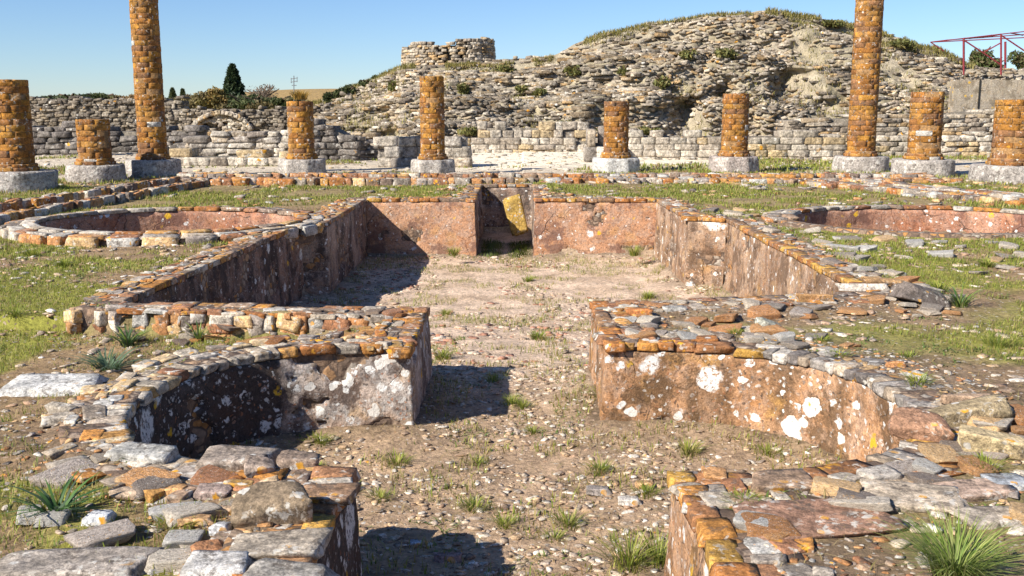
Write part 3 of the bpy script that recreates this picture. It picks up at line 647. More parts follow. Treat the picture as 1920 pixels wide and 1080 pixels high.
# ------------------------------------------------------------------ far masonry
def masonry(name, lab, cat, p0, p1, zlo, ztop, sw, sh, pal, th=.5, jit=.25, seed=0, ragged=.15, T=None, mat=None, batter=0.0, faces=(-1,), part='stonework'):
    """coursed wall from p0 to p1 (plan); ztop a number or list of heights; stones on the camera side"""
    r = random.Random(seed); p0 = np.array(p0, float); p1 = np.array(p1, float); L = np.linalg.norm(p1 - p0); d = (p1 - p0) / L; n = np.array([d[1], -d[0]])  # towards -y when d=+x
    hz = (lambda s: np.interp(s, np.linspace(0, L, len(ztop)), ztop)) if isinstance(ztop, (list, tuple)) else (lambda s: ztop)
    root = empty(name, (*((p0 + p1) / 2), zlo), lab, cat); B = Batch(); a = math.atan2(d[1], d[0])
    z = zlo
    while True:
        h = r.uniform(.75, 1.25) * sh; s = -r.uniform(0, sw); any_ = False
        while s < L:
            w = sw * r.uniform(.55, 1.5); m = min(max(s + w / 2, 0), L)
            if z + h * .6 < hz(m) + r.uniform(-ragged, ragged):
                any_ = True; u = th / 2 - batter * (z - zlo)
                c = p0 + d * m + n * (u + r.uniform(-1, 1) * jit * sh)
                B.add((c[0], c[1], z + h / 2 + r.uniform(-.1, .1) * jit * h), (w * 1.0, sh * 1.4, h * 1.0), (r.uniform(-.5, .5) * jit, r.uniform(-.3, .3) * jit, a + r.uniform(-.4, .4) * jit), pc(pal, r=r))
                for f2 in range(1):
                    if z + 2.2 * h > hz(m): B.add((p0 + d * m)[0:1].tolist() + [(p0 + d * m)[1], z + h / 2], (w, th, h * .8), (0, 0, a), pc(pal, r=r))
            s += w * .99
        z += h * .97
        if not any_ or z > (max(ztop) if isinstance(ztop, (list, tuple)) else ztop) + 1: break
    # ends
    for e, pe in ((0, p0), (1, p1)):
        z = zlo
        while z < hz(e * L) - .05:
            h = r.uniform(.8, 1.2) * sh; c = pe
            B.add((c[0], c[1], z + h / 2), (sw * .8, th + .02, h), (0, 0, a), pc(pal, r=r)); z += h
    B.build(part, T or (T_ASH if sh > .19 else T_BOX3), mat or M_far, root, seed)
    # mortar backing
    ns = 24; V = []; Fq = []
    for i in range(ns + 1):
        s = L * i / ns; c = p0 + d * s; zt_ = hz(s) - sh * .3
        for (q, zz) in ((th / 2, zlo - .3), (th / 2 - batter * max(0, zt_ - zlo), zt_), (-th / 2, zt_), (-th / 2, zlo - .3)):
            V.append((c[0] + n[0] * q, c[1] + n[1] * q, zz))
    for i in range(ns):
        for j in range(4): Fq.append((i * 4 + j, (i + 1) * 4 + j, (i + 1) * 4 + (j + 1) % 4, i * 4 + (j + 1) % 4))
    Fq += [(0, 1, 2, 3), (ns * 4 + 3, ns * 4 + 2, ns * 4 + 1, ns * 4)]
    link_mesh('mortar', raw_mesh('mortar', V, np.array(Fq), np.tile(np.array([.2, .17, .13]), (len(V), 1))), mat or M_far, root)
    return root
def pxw(xa, xb, Y, dy=0): return (PY(xa, 200, Y).x, Y), (PY(xb, 200, Y + dy).x, Y + dy)
def zat(y, Y): return PY(960, y, Y).z
# long grey walls on the left
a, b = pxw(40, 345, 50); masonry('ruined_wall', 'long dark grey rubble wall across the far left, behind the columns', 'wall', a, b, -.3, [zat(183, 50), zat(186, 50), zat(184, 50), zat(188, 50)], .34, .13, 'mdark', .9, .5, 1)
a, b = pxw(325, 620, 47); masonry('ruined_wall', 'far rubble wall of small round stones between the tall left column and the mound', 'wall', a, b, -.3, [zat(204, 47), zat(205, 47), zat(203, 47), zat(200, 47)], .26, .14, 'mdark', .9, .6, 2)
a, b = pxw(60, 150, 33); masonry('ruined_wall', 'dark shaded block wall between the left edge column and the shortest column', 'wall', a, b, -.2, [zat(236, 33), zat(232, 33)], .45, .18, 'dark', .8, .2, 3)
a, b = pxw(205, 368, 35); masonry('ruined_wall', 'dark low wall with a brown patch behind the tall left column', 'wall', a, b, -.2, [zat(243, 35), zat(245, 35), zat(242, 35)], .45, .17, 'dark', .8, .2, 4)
a, b = pxw(368, 545, 33); masonry('ruined_wall', 'pile of long grey blocks left of the tufted column', 'wall', a, b, -.2, [zat(262, 33), zat(248, 33), zat(244, 33), zat(250, 33)], .6, .17, 'grey', 1.2, .2, 5, mat=M_far)
a, b = pxw(340, 545, 28); masonry('ruined_wall', 'lowest pale course of squared blocks on the grass left of the tufted column', 'wall', a, b, -.15, zat(290, 28), .75, .2, 'ashlar', .6, .15, 6)
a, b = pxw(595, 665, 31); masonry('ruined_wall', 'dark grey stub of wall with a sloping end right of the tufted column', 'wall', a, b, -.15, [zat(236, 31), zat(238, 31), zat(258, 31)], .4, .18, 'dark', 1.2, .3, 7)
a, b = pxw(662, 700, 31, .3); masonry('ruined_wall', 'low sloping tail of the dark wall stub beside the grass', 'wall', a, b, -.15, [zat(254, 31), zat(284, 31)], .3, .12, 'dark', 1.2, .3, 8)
a, b = pxw(725, 860, 27.5); masonry('ruined_wall', 'low wall of big grey squared blocks behind the middle column', 'wall', a, b, -.15, [zat(260, 27.5), zat(262, 27.5), zat(264, 27.5)], .55, .26, 'grey', .7, .12, 9, mat=M_far)
a, b = pxw(590, 760, 38); masonry('ruined_wall', 'low grey rubble footing under the mound left of the middle column', 'wall', a, b, -.2, [zat(250, 38), zat(255, 38), zat(262, 38)], .5, .2, 'mound', 1, .4, 10)
a, b = pxw(905, 1105, 37); masonry('ruined_wall', 'pale patched low wall behind the courtyard, between the two middle columns', 'wall', a, b, -.2, zat(236, 37), .42, .26, 'ashlar', .6, .2, 11, ragged=.05)
a, b = pxw(860, 1250, 35.5); masonry('ruined_wall', 'lowest cream stone footing at the back of the pale courtyard', 'wall', a, b, -.2, zat(262, 35.5), .5, .2, 'ashlar', .5, .2, 12, ragged=.03)
a, b = pxw(1108, 1130, 29); masonry('standing_block', 'upright grey block left of the clean octagonal plinth', 'stone block', a, b, -.1, zat(258, 29), .3, .5, 'grey', .4, .05, 13)
a, b = pxw(1180, 1560, 30); masonry('ruined_wall', 'low grey block wall behind the wooden barrier on the right', 'wall', a, b, -.15, [zat(250, 30), zat(252, 30), zat(251, 30)], .5, .2, 'ashlar', .6, .05, 14)
a, b = pxw(1540, 1960, 33); masonry('ruined_wall', 'lower terrace wall of pale blocks behind the right hand columns', 'wall', a, b, -.15, [zat(256, 33), zat(252, 33), zat(250, 33)], .5, .16, 'ashlar', 1.2, .12, 15)
a, b = pxw(1480, 1980, 36); masonry('ruined_wall', 'upper terrace wall of pale blocks below the concrete wall on the right', 'wall', a, b, -.15, [zat(226, 36), zat(210, 36), zat(203, 36)], .6, .17, 'mound', 1.6, .12, 16)
# relieving arch in the far left wall
def arch():
    Y = 46.3; root = empty('stone_arch', (PY(420, 240, Y).x, Y, .3), 'half buried pale stone arch in the far left wall', 'arch'); B = Batch(); r = random.Random(4)
    c = PY(418, 262, Y); R = 52 * Y / F
    for i in range(26):
        t = rad(25 + 130 * i / 25); B.add((c.x + R * math.cos(t) * 1.15, Y - .1, c.z + R * math.sin(t) * .95), (.2, .3, .2), (0, -(t - math.pi / 2), 0), pc('mound', r=r))
    B.build('voussoirs', T_BOX3, M_far, root, 1); B = Batch()
    for k in range(110):
        u = r.uniform(-1, 1); v = r.uniform(0, 1) * math.sqrt(max(0, 1 - u * u)); B.add((c.x + R * u * 1.05, Y + .08, c.z + R * v * .85), (.3, .3, .16), (0, r.uniform(-.3, .3), 0), pc('mound', r=r))
    B.build('infill', T_BOX3, M_far, root, 2)
arch()

# big rubble mound -------------------------------------------------
TOPL = [(540, 203), (600, 190), (650, 168), (705, 145), (757, 124), (840, 118), (925, 122), (1000, 110), (1040, 105), (1075, 86), (1120, 66), (1200, 48), (1300, 33), (1380, 24), (1440, 17), (1500, 27), (1590, 46), (1650, 62), (1700, 76), (1760, 96), (1810, 118), (1850, 128), (1990, 132)]
YT = 50.0
_tx = np.array([PY(x, y, YT).x for x, y in TOPL]); _tz = np.array([PY(x, y, YT).z for x, y in TOPL])
def mound_pt(X, v):
    """front surface; v 0 foot .. 1 crest. X given at crest depth"""
    H = np.interp(X, _tx, _tz) + .25 * (fbm(X, X * 0, .8, 3, 77) - .5)
    foot = 39.5 + .0 + 3.5 * sst(0, 1, (fbm(X, X * 0 + 3, .12, 2, 70))) + np.where(X < -6, 3.0, 0)
    vv = v + .05 * np.sin(v * 19 + X * .35) * (v > .05) * (v < .95)
    Y = foot + (YT - foot) * (v ** 1.35) * (1 - .0) + .9 * (fbm(X, v * 8, .45, 4, 71) - .5) * (1 - v) * 2.2 + 1.3 * (fbm(X, v * 16, 1.1, 3, 72) - .5) * sst(0, .15, v) * (1 - sst(.8, 1, v))
    Z = -.1 + (H + .1) * vv
    # hollows
    for (hx, hv, hr, hd) in HOL: 
        q = np.exp(-(((X - hx) / hr) ** 2 + ((v - hv) * 7 / hr) ** 2)); Y = Y + hd * q
    Xp = X * (Y / YT)
    return Xp, Y, Z
HOL = []
def hol(px, py, r, d):
    X = PY(px, py, YT).x; H = np.interp(X, _tx, _tz); Yg = 43; z = PY(px, py, Yg).z; HOL.append((X, (z + .1) / (H + .1), r, d))
hol(1285, 212, .9, 2.2); hol(1350, 166, .6, 1.6); hol(1120, 166, .45, 1.0); hol(1530, 205, .8, 1.5); hol(1470, 165, .9, 1.4); hol(860, 175, .6, .8)
def build_mound():
    nx, nv = 420, 90; xs = np.linspace(_tx[0], _tx[-1], nx); vs = np.linspace(-.05, 1, nv); X, V = np.meshgrid(xs, vs); Xp, Yp, Zp = mound_pt(X, np.clip(V, 0, 1)); Zp = Zp + np.where(V < 0, -.5, 0)
    nb = 30; bk = np.linspace(0, 1, nb)[1:, None]; top = Zp[-1][None, :]
    Xb = np.repeat(Xp[-1][None], nb - 1, 0); Yb = YT + bk * 14 + 0 * Xb; Zb = top * (1 - sst(.15, 1, bk)) - .3 * bk + .3 * (fbm(Xb, Yb, .5, 3, 5) - .5) * (bk * (1 - bk) * 4)
    A = np.concatenate([np.stack([Xp, Yp, Zp], -1), np.stack([Xb, Yb, Zb], -1)], 0); m = A.shape[0]
    i = np.arange(m * nx).reshape(m, nx); Fq = np.stack([i[:-1, :-1], i[:-1, 1:], i[1:, 1:], i[1:, :-1]], -1).reshape(-1, 4)
    g = fbm(A[..., 0], A[..., 2] + A[..., 1] * .3, .9, 4, 61)[..., None]; col = np.array([.38, .32, .24]) * (1 - g) + np.array([.26, .22, .12]) * g
    root = empty('rubble_mound', (6, 45, 0), 'great mound of collapsed grey masonry with grass along its crest, behind the colonnade', 'ruin')
    link_mesh('earth_core', raw_mesh('earth_core', A.reshape(-1, 3), Fq, col.reshape(-1, 3)), M_ground, root, True)
    r = random.Random(9); B = Batch(); v = .0
    while v < .995:
        X = _tx[0]; 
        while X < _tx[-1]:
            H = float(np.interp(X, _tx, _tz)); 
            coursed = float(fbm(np.array([X]), np.array([v * 6]), .25, 2, 90)[0]); c_ = sst(.45, .55, coursed)
            w = r.uniform(.14, .4) * (1.0 + .4 * c_); h = r.uniform(.06, .13) * (1 + .25 * c_)
            if r.random() < .06: w *= 1.7; h *= 1.6
            x_, y_, z_ = mound_pt(np.array([X + w / 2]), np.array([min(1, v + r.uniform(-.008, .008))])); x_, y_, z_ = float(x_[0]), float(y_[0]), float(z_[0])
            gr = float(fbm(np.array([x_]), np.array([z_]), .55, 3, 33)[0]); mt = .3 + .92 * float(fbm(np.array([x_]), np.array([z_ * 1.6]), .7, 3, 55)[0])
            if not (gr > .68 and r.random() < .8) and not (v > .9 and r.random() < .35):
                t = 1 - c_ ; B.add((x_, y_ + .07 + r.uniform(-.06, .05), z_), (w * 1.02, r.uniform(.25, .5), h), (r.uniform(-.2, .2) * (t + .15), r.uniform(-.4, .4) * (t + .06), r.uniform(-.35, .35) * (t + .12)), tuple(q * mt for q in pc('mound', .22, r)))
            X += w * .93
        v += .098 / 5.2 * r.uniform(.82, 1.05)
    B.build('stonework', T_BOX3, M_far, root, 12); return root
build_mound()
# tower stump on the mound
def tower():
    Y = 53; c = PY(842, 118, Y + 2.2); rx = 84 * Y / F; ry = 1.9; zlo = zat(132, Y); ztop = zat(77, Y)
    root = empty('tower_stump', (c.x, Y, zlo), 'squat ruined round tower of coursed grey stone on the left shoulder of the mound', 'tower'); B = Batch(); r = random.Random(31); z = zlo - .6
    while z < ztop + .2:
        h = r.uniform(.11, .17); t = 0
        while t < 2 * math.pi:
            w = r.uniform(.18, .45); cx = math.copysign(abs(math.cos(t)) ** .8, math.cos(t)); sy = math.copysign(abs(math.sin(t)) ** .8, math.sin(t))
            lim = ztop + .25 * math.sin(t * 2.3 + 1) * .6 - .4 * (math.cos(t) < -.75)
            if z < lim + r.uniform(-.12, .08):
                q = 1 - .03 * (z - zlo); B.add((c.x + rx * q * cx, Y + 2 + ry * q * sy, z + h / 2), (w * 1.02, .35, h), (r.uniform(-.1, .1), r.uniform(-.1, .1), t + math.pi / 2 + r.uniform(-.15, .15)), pc('mound', .2, r))
            t += w / (.5 * (rx + ry)) * .95
        z += h * .96
    B.build('stonework', T_BOX3, M_far, root, 5)
    V = []; Fq = []; n = 40
    for zz, q in ((zlo - 1, .93), (ztop - .2, .9), (ztop - .1, .02)):
        for i in range(n): t = 2 * math.pi * i / n; V.append((c.x + rx * q * math.cos(t), Y + 2 + ry * q * math.sin(t), zz))
    for j in range(2):
        for i in range(n): Fq.append((j * n + i, j * n + (i + 1) % n, (j + 1) * n + (i + 1) % n, (j + 1) * n + i))
    link_mesh('rubble_fill', raw_mesh('rubble_fill', V, np.array(Fq), np.tile(np.array([.2, .17, .12]), (len(V), 1))), M_far, root)
tower()
a, b = pxw(915, 1075, 51.5); masonry('ruined_wall', 'low wall remnant on the mound between the tower stump and the crest', 'wall', a, b, zat(140, 51.5), [zat(112, 51.5), zat(108, 51.5), zat(104, 51.5)], .35, .15, 'mound', .7, .5, 17)
# concrete retaining wall right
def box_mesh(c, d, rz=0, bev=.02):
    bm = bmesh.new(); bmesh.ops.create_cube(bm, size=1)
    for v in bm.verts: v.co = Vector((v.co.x * d[0], v.co.y * d[1], v.co.z * d[2]))
    if bev: bmesh.ops.bevel(bm, geom=bm.edges[:], offset=bev, segments=2, affect='EDGES')
    bmesh.ops.rotate(bm, verts=bm.verts[:], cent=(0, 0, 0), matrix=Euler((0, 0, rz)).to_matrix()); bmesh.ops.translate(bm, verts=bm.verts[:], vec=c)
    me = bpy.data.meshes.new('m'); bm.to_mesh(me); bm.free(); return me
Y = 38.0; x0 = PY(1783, 180, Y).x; x1 = PY(1990, 180, Y).x; z0 = -.1; z1 = zat(150, Y)
M_conc = mat_plaster('stained_concrete', (.38, .31, .22), (.45, .38, .28), (.2, .16, .11), 2.2, .03, .3, .1, .5)
root = empty('retaining_wall', ((x0 + x1) / 2, Y, z0), 'smooth beige concrete wall with a dark joint at the right edge', 'wall')
link_mesh('panel', box_mesh(((x0 + x1) / 2, Y, (z0 + z1) / 2), (x1 - x0, .4, z1 - z0)), M_conc, root)
xj = PY(1831, 180, Y).x; link_mesh('joint', box_mesh((xj, Y - .21, (zat(203, Y) + z1) / 2), (.05, .05, z1 - zat(203, Y)), 0, .004), mat_plain('dark_joint', (.03, .028, .025)), root)

# ------------------------------------------------------------------ small built things far off
def tube(pts, r, name, mat, parent=None, n=6):
    V = []; Fq = []
    for (a, b) in pts:
        a = Vector(a); b = Vector(b); d = (b - a).normalized(); u = d.orthogonal().normalized(); v = d.cross(u); k = len(V)
        for e in (a, b):
            for i in range(n): t = 2 * math.pi * i / n; V.append(tuple(e + (u * math.cos(t) + v * math.sin(t)) * r))
        for i in range(n): Fq.append((k + i, k + (i + 1) % n, k + n + (i + 1) % n, k + n + i))
    return link_mesh(name, raw_mesh(name, V, np.array(Fq)), mat, parent)
M_red = mat_plain('red_painted_steel', (.22, .035, .04), .5)
def truss():
    Y = 44; p = lambda x, y, dy=0: tuple(PY(x, y, Y + dy)); root = empty('steel_frame', PY(1880, 128, Y), 'dark red steel roof frame standing behind the right shoulder of the mound', 'steel frame')
    tube([(p(1745, 79), p(1930, 58)), (p(1745, 79), p(1930, 70, 0)), (p(1745, 79, 0), p(1770, 96)), (p(1776, 75, 3), p(1930, 64, 3)), (p(1745, 79), p(1776, 75, 3))], .022, 'top_chord', M_red, root)
    for x, yt in ((1807, 72), (1877, 64)): tube([(p(x, yt), p(x, 140))], .04, 'post', M_red, root)
    tube([(p(1807, 72, 3), p(1807, 128, 3))], .05, 'rear_post', M_red, root); tube([(p(1885, 78, 3), p(1885, 128, 3))], .05, 'rear_post', M_red, root)
    tube([(p(1807, 75), p(1845, 100)), (p(1845, 100), p(1877, 122)), (p(1877, 66), p(1925, 98)), (p(1845, 98), p(1877, 80)), (p(1877, 64), p(1845, 70, 3)), (p(1807, 72), p(1845, 70, 3)), (p(1818, 72), p(1860, 66, 3)), (p(1895, 62), p(1918, 66, 3))], .03, 'brace', M_red, root)
truss()
M_wood = mat_plain('weathered_timber', (.3, .2, .11), .8)
Y = 29.6; p = lambda x, y: tuple(PY(x, y, Y)); root = empty('wooden_barrier', PY(1297, 288, Y), 'small wooden barrier with crossed rails leaning on the grey block wall', 'barrier')
tube([(p(1279, 256), p(1279, 287))], .035, 'post', M_wood, root); tube([(p(1318, 256), p(1318, 287))], .035, 'post', M_wood, root); tube([(p(1278, 258), p(1318, 286)), (p(1278, 286), p(1318, 258)), (p(1278, 284), p(1318, 284))], .022, 'rail', M_wood, root)
M_met = mat_plain('galvanised_metal', (.3, .3, .3), .4, .8)
Y = 90; p = lambda x, y: tuple(PY(x, y, Y)); root = empty('antenna_mast', PY(551, 205, Y), 'thin antenna mast on the skyline above the tufted column', 'antenna')
tube([(p(551, 215), p(551, 142))], .045, 'pole', M_met, root); tube([(p(545, 148), p(558, 146)), (p(545, 154), p(558, 152)), (p(547, 160), p(556, 160)), (p(546, 146), p(546, 156)), (p(557, 144), p(557, 154))], .03, 'aerial', M_met, root)

# ------------------------------------------------------------------ vegetation
GREEN = [(.18, .23, .03), (.23, .28, .035), (.3, .33, .05), (.13, .17, .03), (.36, .35, .07), (.4, .33, .12), (.3, .2, .1)]
DRY = [(.42, .33, .14), (.36, .27, .1), (.46, .36, .18), (.3, .27, .08)]
def blades(P, h, w, lean, cols, seed=0, az=None, seg=2):
    """P (n,3), h,w,lean arrays -> verts, quads+tris, colours"""
    n = len(P); r = np.random.default_rng(seed); az = r.uniform(0, 2 * np.pi, n) if az is None else az
    D = np.stack([np.cos(az), np.sin(az), np.zeros(n)], 1); Sd = np.stack([-np.sin(az), np.cos(az), np.zeros(n)], 1)
    rows = []; ts = np.linspace(0, 1, seg + 1)
    for t in ts[:-1]:
        c = P + D * (lean * t ** 1.7 * h)[:, None] + np.array([0, 0, 1]) * (h * (t - .35 * lean * t * t))[:, None]; ww = w * (1 - .6 * t)
        rows += [c - Sd * ww[:, None] / 2, c + Sd * ww[:, None] / 2]
    rows.append(P + D * (lean * h)[:, None] + np.array([0, 0, 1]) * (h * (1 - .35 * lean))[:, None])
    V = np.stack(rows, 1); k = V.shape[1]; b = (np.arange(n) * k)[:, None]
    q = [b + np.array([[2 * i, 2 * i + 1, 2 * i + 3, 2 * i + 2]]) for i in range(seg - 1)]; q = np.concatenate(q) if q else np.zeros((0, 4), int)
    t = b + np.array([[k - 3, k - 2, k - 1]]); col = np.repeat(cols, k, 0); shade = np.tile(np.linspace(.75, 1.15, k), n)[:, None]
    return V.reshape(-1, 3), q, t, col * shade
def pick(pal, n, r, j=.2): A = np.array(pal)[r.integers(0, len(pal), n)]; return A * (1 + r.uniform(-j, j, (n, 1)))
def blade_obj(name, parts, mat=None, parent=None):
    V = []; q = []; t = []; c = []; o = 0
    for (v, a, b, cc) in parts: V.append(v); q.append(a + o); t.append(b + o); c.append(cc); o += len(v)
    me = raw_mesh(name, np.concatenate(V), [np.concatenate(q), np.concatenate(t)], np.concatenate(c)); return link_mesh(name, me, mat or M_leaf, parent)
def sod(name, n, box, h, w, mask, seed, pal=GREEN, lean=(.1, .9)):
    """clumped short grass"""
    r = np.random.default_rng(seed); x = r.uniform(box[0], box[2], n); y = r.uniform(box[1], box[3], n); m = mask(x, y, r); x, y = x[m], y[m]
    z = ground_z(x, y) - .004; k = len(x); hh = r.uniform(*h, k) * (.6 + .8 * fbm(x, y, 2.5, 2, 12)); ww = r.uniform(*w, k)
    return blades(np.stack([x, y, z], 1), hh, ww, r.uniform(*lean, k), pick(pal, k, r), seed)
def inview(x, y, pad=.5): return np.abs(x + .011 * y) < y * .52 + pad
def bas_out(x, y): return (sd_bas(x, y, 'left') > .42) & (sd_bas(x, y, 'right') > .42)
def lawn(th, off):
    def f(x, y, r):
        sd = sd_pond(x, y); g = fbm(x, y, 1.1, 4, 21); g2 = fbm(x, y, 4.5, 3, 22)
        return (sd > off + np.where((x > 0) & (y < 7.9), .75, 0)) & bas_out(x, y) & inview(x, y) & (g * .6 + g2 * .4 > th + .04 * (x > 0) * (y < 15) + r.uniform(-.06, .06, len(x)))
    return f
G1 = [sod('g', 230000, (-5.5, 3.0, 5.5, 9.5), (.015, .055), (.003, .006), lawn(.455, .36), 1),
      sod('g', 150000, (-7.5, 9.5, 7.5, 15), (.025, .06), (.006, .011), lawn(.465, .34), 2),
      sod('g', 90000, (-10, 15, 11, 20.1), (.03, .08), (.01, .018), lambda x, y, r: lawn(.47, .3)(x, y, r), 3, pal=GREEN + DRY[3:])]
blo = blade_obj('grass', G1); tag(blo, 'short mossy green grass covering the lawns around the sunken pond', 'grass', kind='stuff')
def court_grass(x, y, r):
    wht = (x > -3.2) & (x < 5.5) & (y > 27); return inview(x, y, 1) & (~wht) & (fbm(x, y, .35, 4, 31) < .47 + r.uniform(-.05, .05, len(x)))
o = blade_obj('grass', [sod('g', 70000, (-18, 21.5, 19, 38), (.04, .12), (.02, .04), court_grass, 5)]); tag(o, 'thin green grass on the court between the columns and the far walls', 'grass', kind='stuff')
cols = [o.location for o in C.objects if o.name.startswith('brick_column')]
def ring(x, y, r): return np.min([np.hypot(x - c.x, y - c.y) for c in cols], 0) < .85 + .35 * vnoise(x * 2, y * 2, 5)
o = blade_obj('grass', [sod('g', 60000, (-12, 16, 12, 24), (.03, .12), (.012, .024), ring, 41)]); tag(o, 'grass growing round the feet of the column plinths', 'grass', kind='stuff')
# grass at wall feet and sparse on the pond floor
def footg(x, y, r):
    sd = sd_pond(x, y); g = fbm(x, y, 3.3, 3, 71); return (sd < -.03) & (y > 3.2) & (((sd > -.3) & (g > .47)) | (g > .60) | ((y > 14.6) & (g > .47)) | ((np.abs(y - 15.6) < .5) & (g > .43)))
o = blade_obj('grass', [sod('g', 90000, (-3, 3.2, 3, 16.2), (.02, .075), (.0035, .008), footg, 6, pal=GREEN + DRY[:2]), sod('g', 2500, (-.76, 16.2, .17, 18.1), (.03, .09), (.008, .012), lambda x, y, r: x < 9, 7, pal=GREEN[3:4] + [(.08, .1, .03)])])
tag(o, 'sparse grass sprouting on the pond floor and along the feet of its walls', 'grass', kind='stuff')
def litter(x, y, r): sd = sd_pond(x, y); return (sd < -.02) & inview(x, y)
o = blade_obj('dry_litter', [sod('g', 5000, (-2, 3.2, 2.4, 8.5), (.03, .09), (.0018, .0035), litter, 16, pal=DRY, lean=(1.6, 2.6)), sod('g', 9000, (-5, 3.0, 5.5, 9.0), (.03, .08), (.002, .004), lambda x, y, r: (sd_pond(x, y) > .2) & inview(x, y), 17, pal=DRY, lean=(1.5, 2.5))])
tag(o, 'dry straw and dead stems lying over the soil around the pond', 'dry grass', kind='stuff')
def weeds(x, y, r): sd = sd_pond(x, y); return inview(x, y) & bas_out(x, y) & (vnoise(x * 3.1, y * 3.1, 123) > .78) & (vnoise(x * 9, y * 9, 124) > .5) & (y > 3) & ((sd < -.03) | (sd > .1))
o = blade_obj('weeds', [sod('g', 60000, (-4.5, 3.2, 4.5, 9.5), (.012, .045), (.006, .013), weeds, 26, pal=[(.1, .17, .04), (.15, .22, .05), (.2, .25, .06), (.3, .22, .08)], lean=(.8, 1.8))])
tag(o, 'low leafy weeds spreading in patches over the soil around the pond', 'weeds', kind='stuff')
# mound grass
def mgrass():
    r = np.random.default_rng(8); n = 30000; X = r.uniform(_tx[0], _tx[-1], n); v = np.where(r.random(n) < .6, 1 - np.abs(r.normal(0, .05, n)), r.uniform(.05, 1, n)); v = np.clip(v, 0, 1)
    x, y, z = mound_pt(X, v); g = fbm(x, z, .55, 3, 33); crest = (v > .93) & (fbm(X, v * 3, .5, 3, 44) > .47) & ~((X > PY(900, 0, YT).x) & (X < PY(1050, 0, YT).x) & (v > .97))
    m = crest | (g > .60) | ((X < PY(760, 0, YT).x) & (v > .7)); x, y, z, v = x[m], y[m], z[m], v[m]; k = len(x)
    pal = pick([(.22, .2, .05), (.34, .28, .09), (.16, .15, .04), (.4, .32, .14), (.28, .25, .06)], k, r)
    return blades(np.stack([x, y - .15, z], 1), r.uniform(.08, .26, k), r.uniform(.02, .05, k), r.uniform(.1, .8, k), pal, 8)
o = blade_obj('grass', [mgrass()]); tag(o, 'yellow green grass growing along the crest and ledges of the mound', 'grass', kind='stuff')

def tuft(name, loc, n, h, w, lean, pal, lab, cat, seed, spread=.03, grp=None, seg=4):
    r = np.random.default_rng(seed); a = r.uniform(0, 2 * np.pi, n); q = r.uniform(0, spread, n); P = np.stack([np.cos(a) * q, np.sin(a) * q, np.full(n, -.01)], 1)
    b = blades(P, r.uniform(h * .55, h, n), r.uniform(w * .7, w * 1.2, n), r.uniform(*lean, n), pick(pal, n, r, .25), seed, az=a + r.uniform(-.4, .4, n), seg=seg)
    o = blade_obj(name, [b]); o.location = loc; return tag(o, lab, cat, grp)
def onp(px, py, z0=-.12):
    p = PZ(px, py, z0)
    for _ in range(6): p = PZ(px, py, gz(p.x, p.y))
    return Vector((p.x, p.y, gz(p.x, p.y)))
LIME = [(.2, .27, .05), (.28, .33, .08), (.15, .22, .04), (.34, .36, .12)]; DEEP = [(.05, .12, .03), (.08, .16, .04), (.1, .18, .05), (.06, .1, .05)]
tuft('grass_tuft', PZ(1790, 1080, -.03), 420, .23, .005, (.5, 1.35), LIME, 'big bright green tuft of rushy grass in the bottom right corner', 'grass tuft', 1, .07)
tuft('leafy_plant', onp(105, 965), 34, .19, .016, (.7, 1.5), DEEP, 'dark green plant with long arching leaves at the lower left edge', 'plant', 2, .04)
tuft('leafy_plant', onp(240, 648), 60, .2, .013, (.5, 1.3), DEEP + LIME[:1], 'spiky green plant on the lawn in front of the left rubble wall', 'plant', 3, .04)
tuft('leafy_plant', onp(205, 695), 70, .2, .015, (.8, 1.5), [(.1, .16, .09), (.14, .2, .12), (.08, .13, .06)], 'blue green sprawling plant on the lawn left of the shaded apse', 'plant', 4, .08)
tuft('leafy_plant', onp(372, 640), 24, .2, .012, (.3, 1.0), DEEP + LIME[:2], 'pale leaved plant against the left rubble wall', 'plant', 5, .03)
tuft('leafy_plant', onp(535, 618), 20, .2, .01, (.3, 1.1), DEEP + LIME[:1], 'small upright plant where the left rubble wall meets the apse', 'plant', 6, .03)
tuft('leafy_plant', onp(1800, 575), 70, .24, .01, (.5, 1.3), DEEP + LIME, 'spiky green plant on the right lawn beside the end of the rubble', 'plant', 7, .05)
spts = [(1010, 636, .12), (830, 672, .13), (925, 715, .1), (745, 870, .1), (888, 955, .09), (1065, 985, .1), (1125, 885, .1), (1290, 850, .12), (1130, 745, .12), (1180, 1062, .2), (1235, 1055, .18), (650, 925, .09), (945, 985, .08), (715, 935, .08), (1210, 925, .08), (1040, 1010, .06), (980, 765, .09), (570, 765, .05), (600, 830, .09), (1190, 478, .22), (1215, 560, .15), (850, 478, .18), (960, 758, .1), (835, 590, .1), (990, 528, .12), (895, 870, .07), (1000, 810, .06)]
for i, (x, y, h) in enumerate(spts):
    p = PZ(x, y, floor_z(6)); 
    for _ in range(6): p = PZ(x, y, gz(p.x, p.y))
    tuft('grass_tuft', p, int(90 + 300 * h), h, .0045 if p.y < 8 else .008, (.3, 1.2), GREEN[:5] + DRY[:1] * (i % 2), 'small green grass tuft growing on the stony pond floor', 'grass tuft', 30 + i, .05 + .15 * h, 'grass tufts on the pond floor')
upt = [(1365, 270 + 2000, 0)]
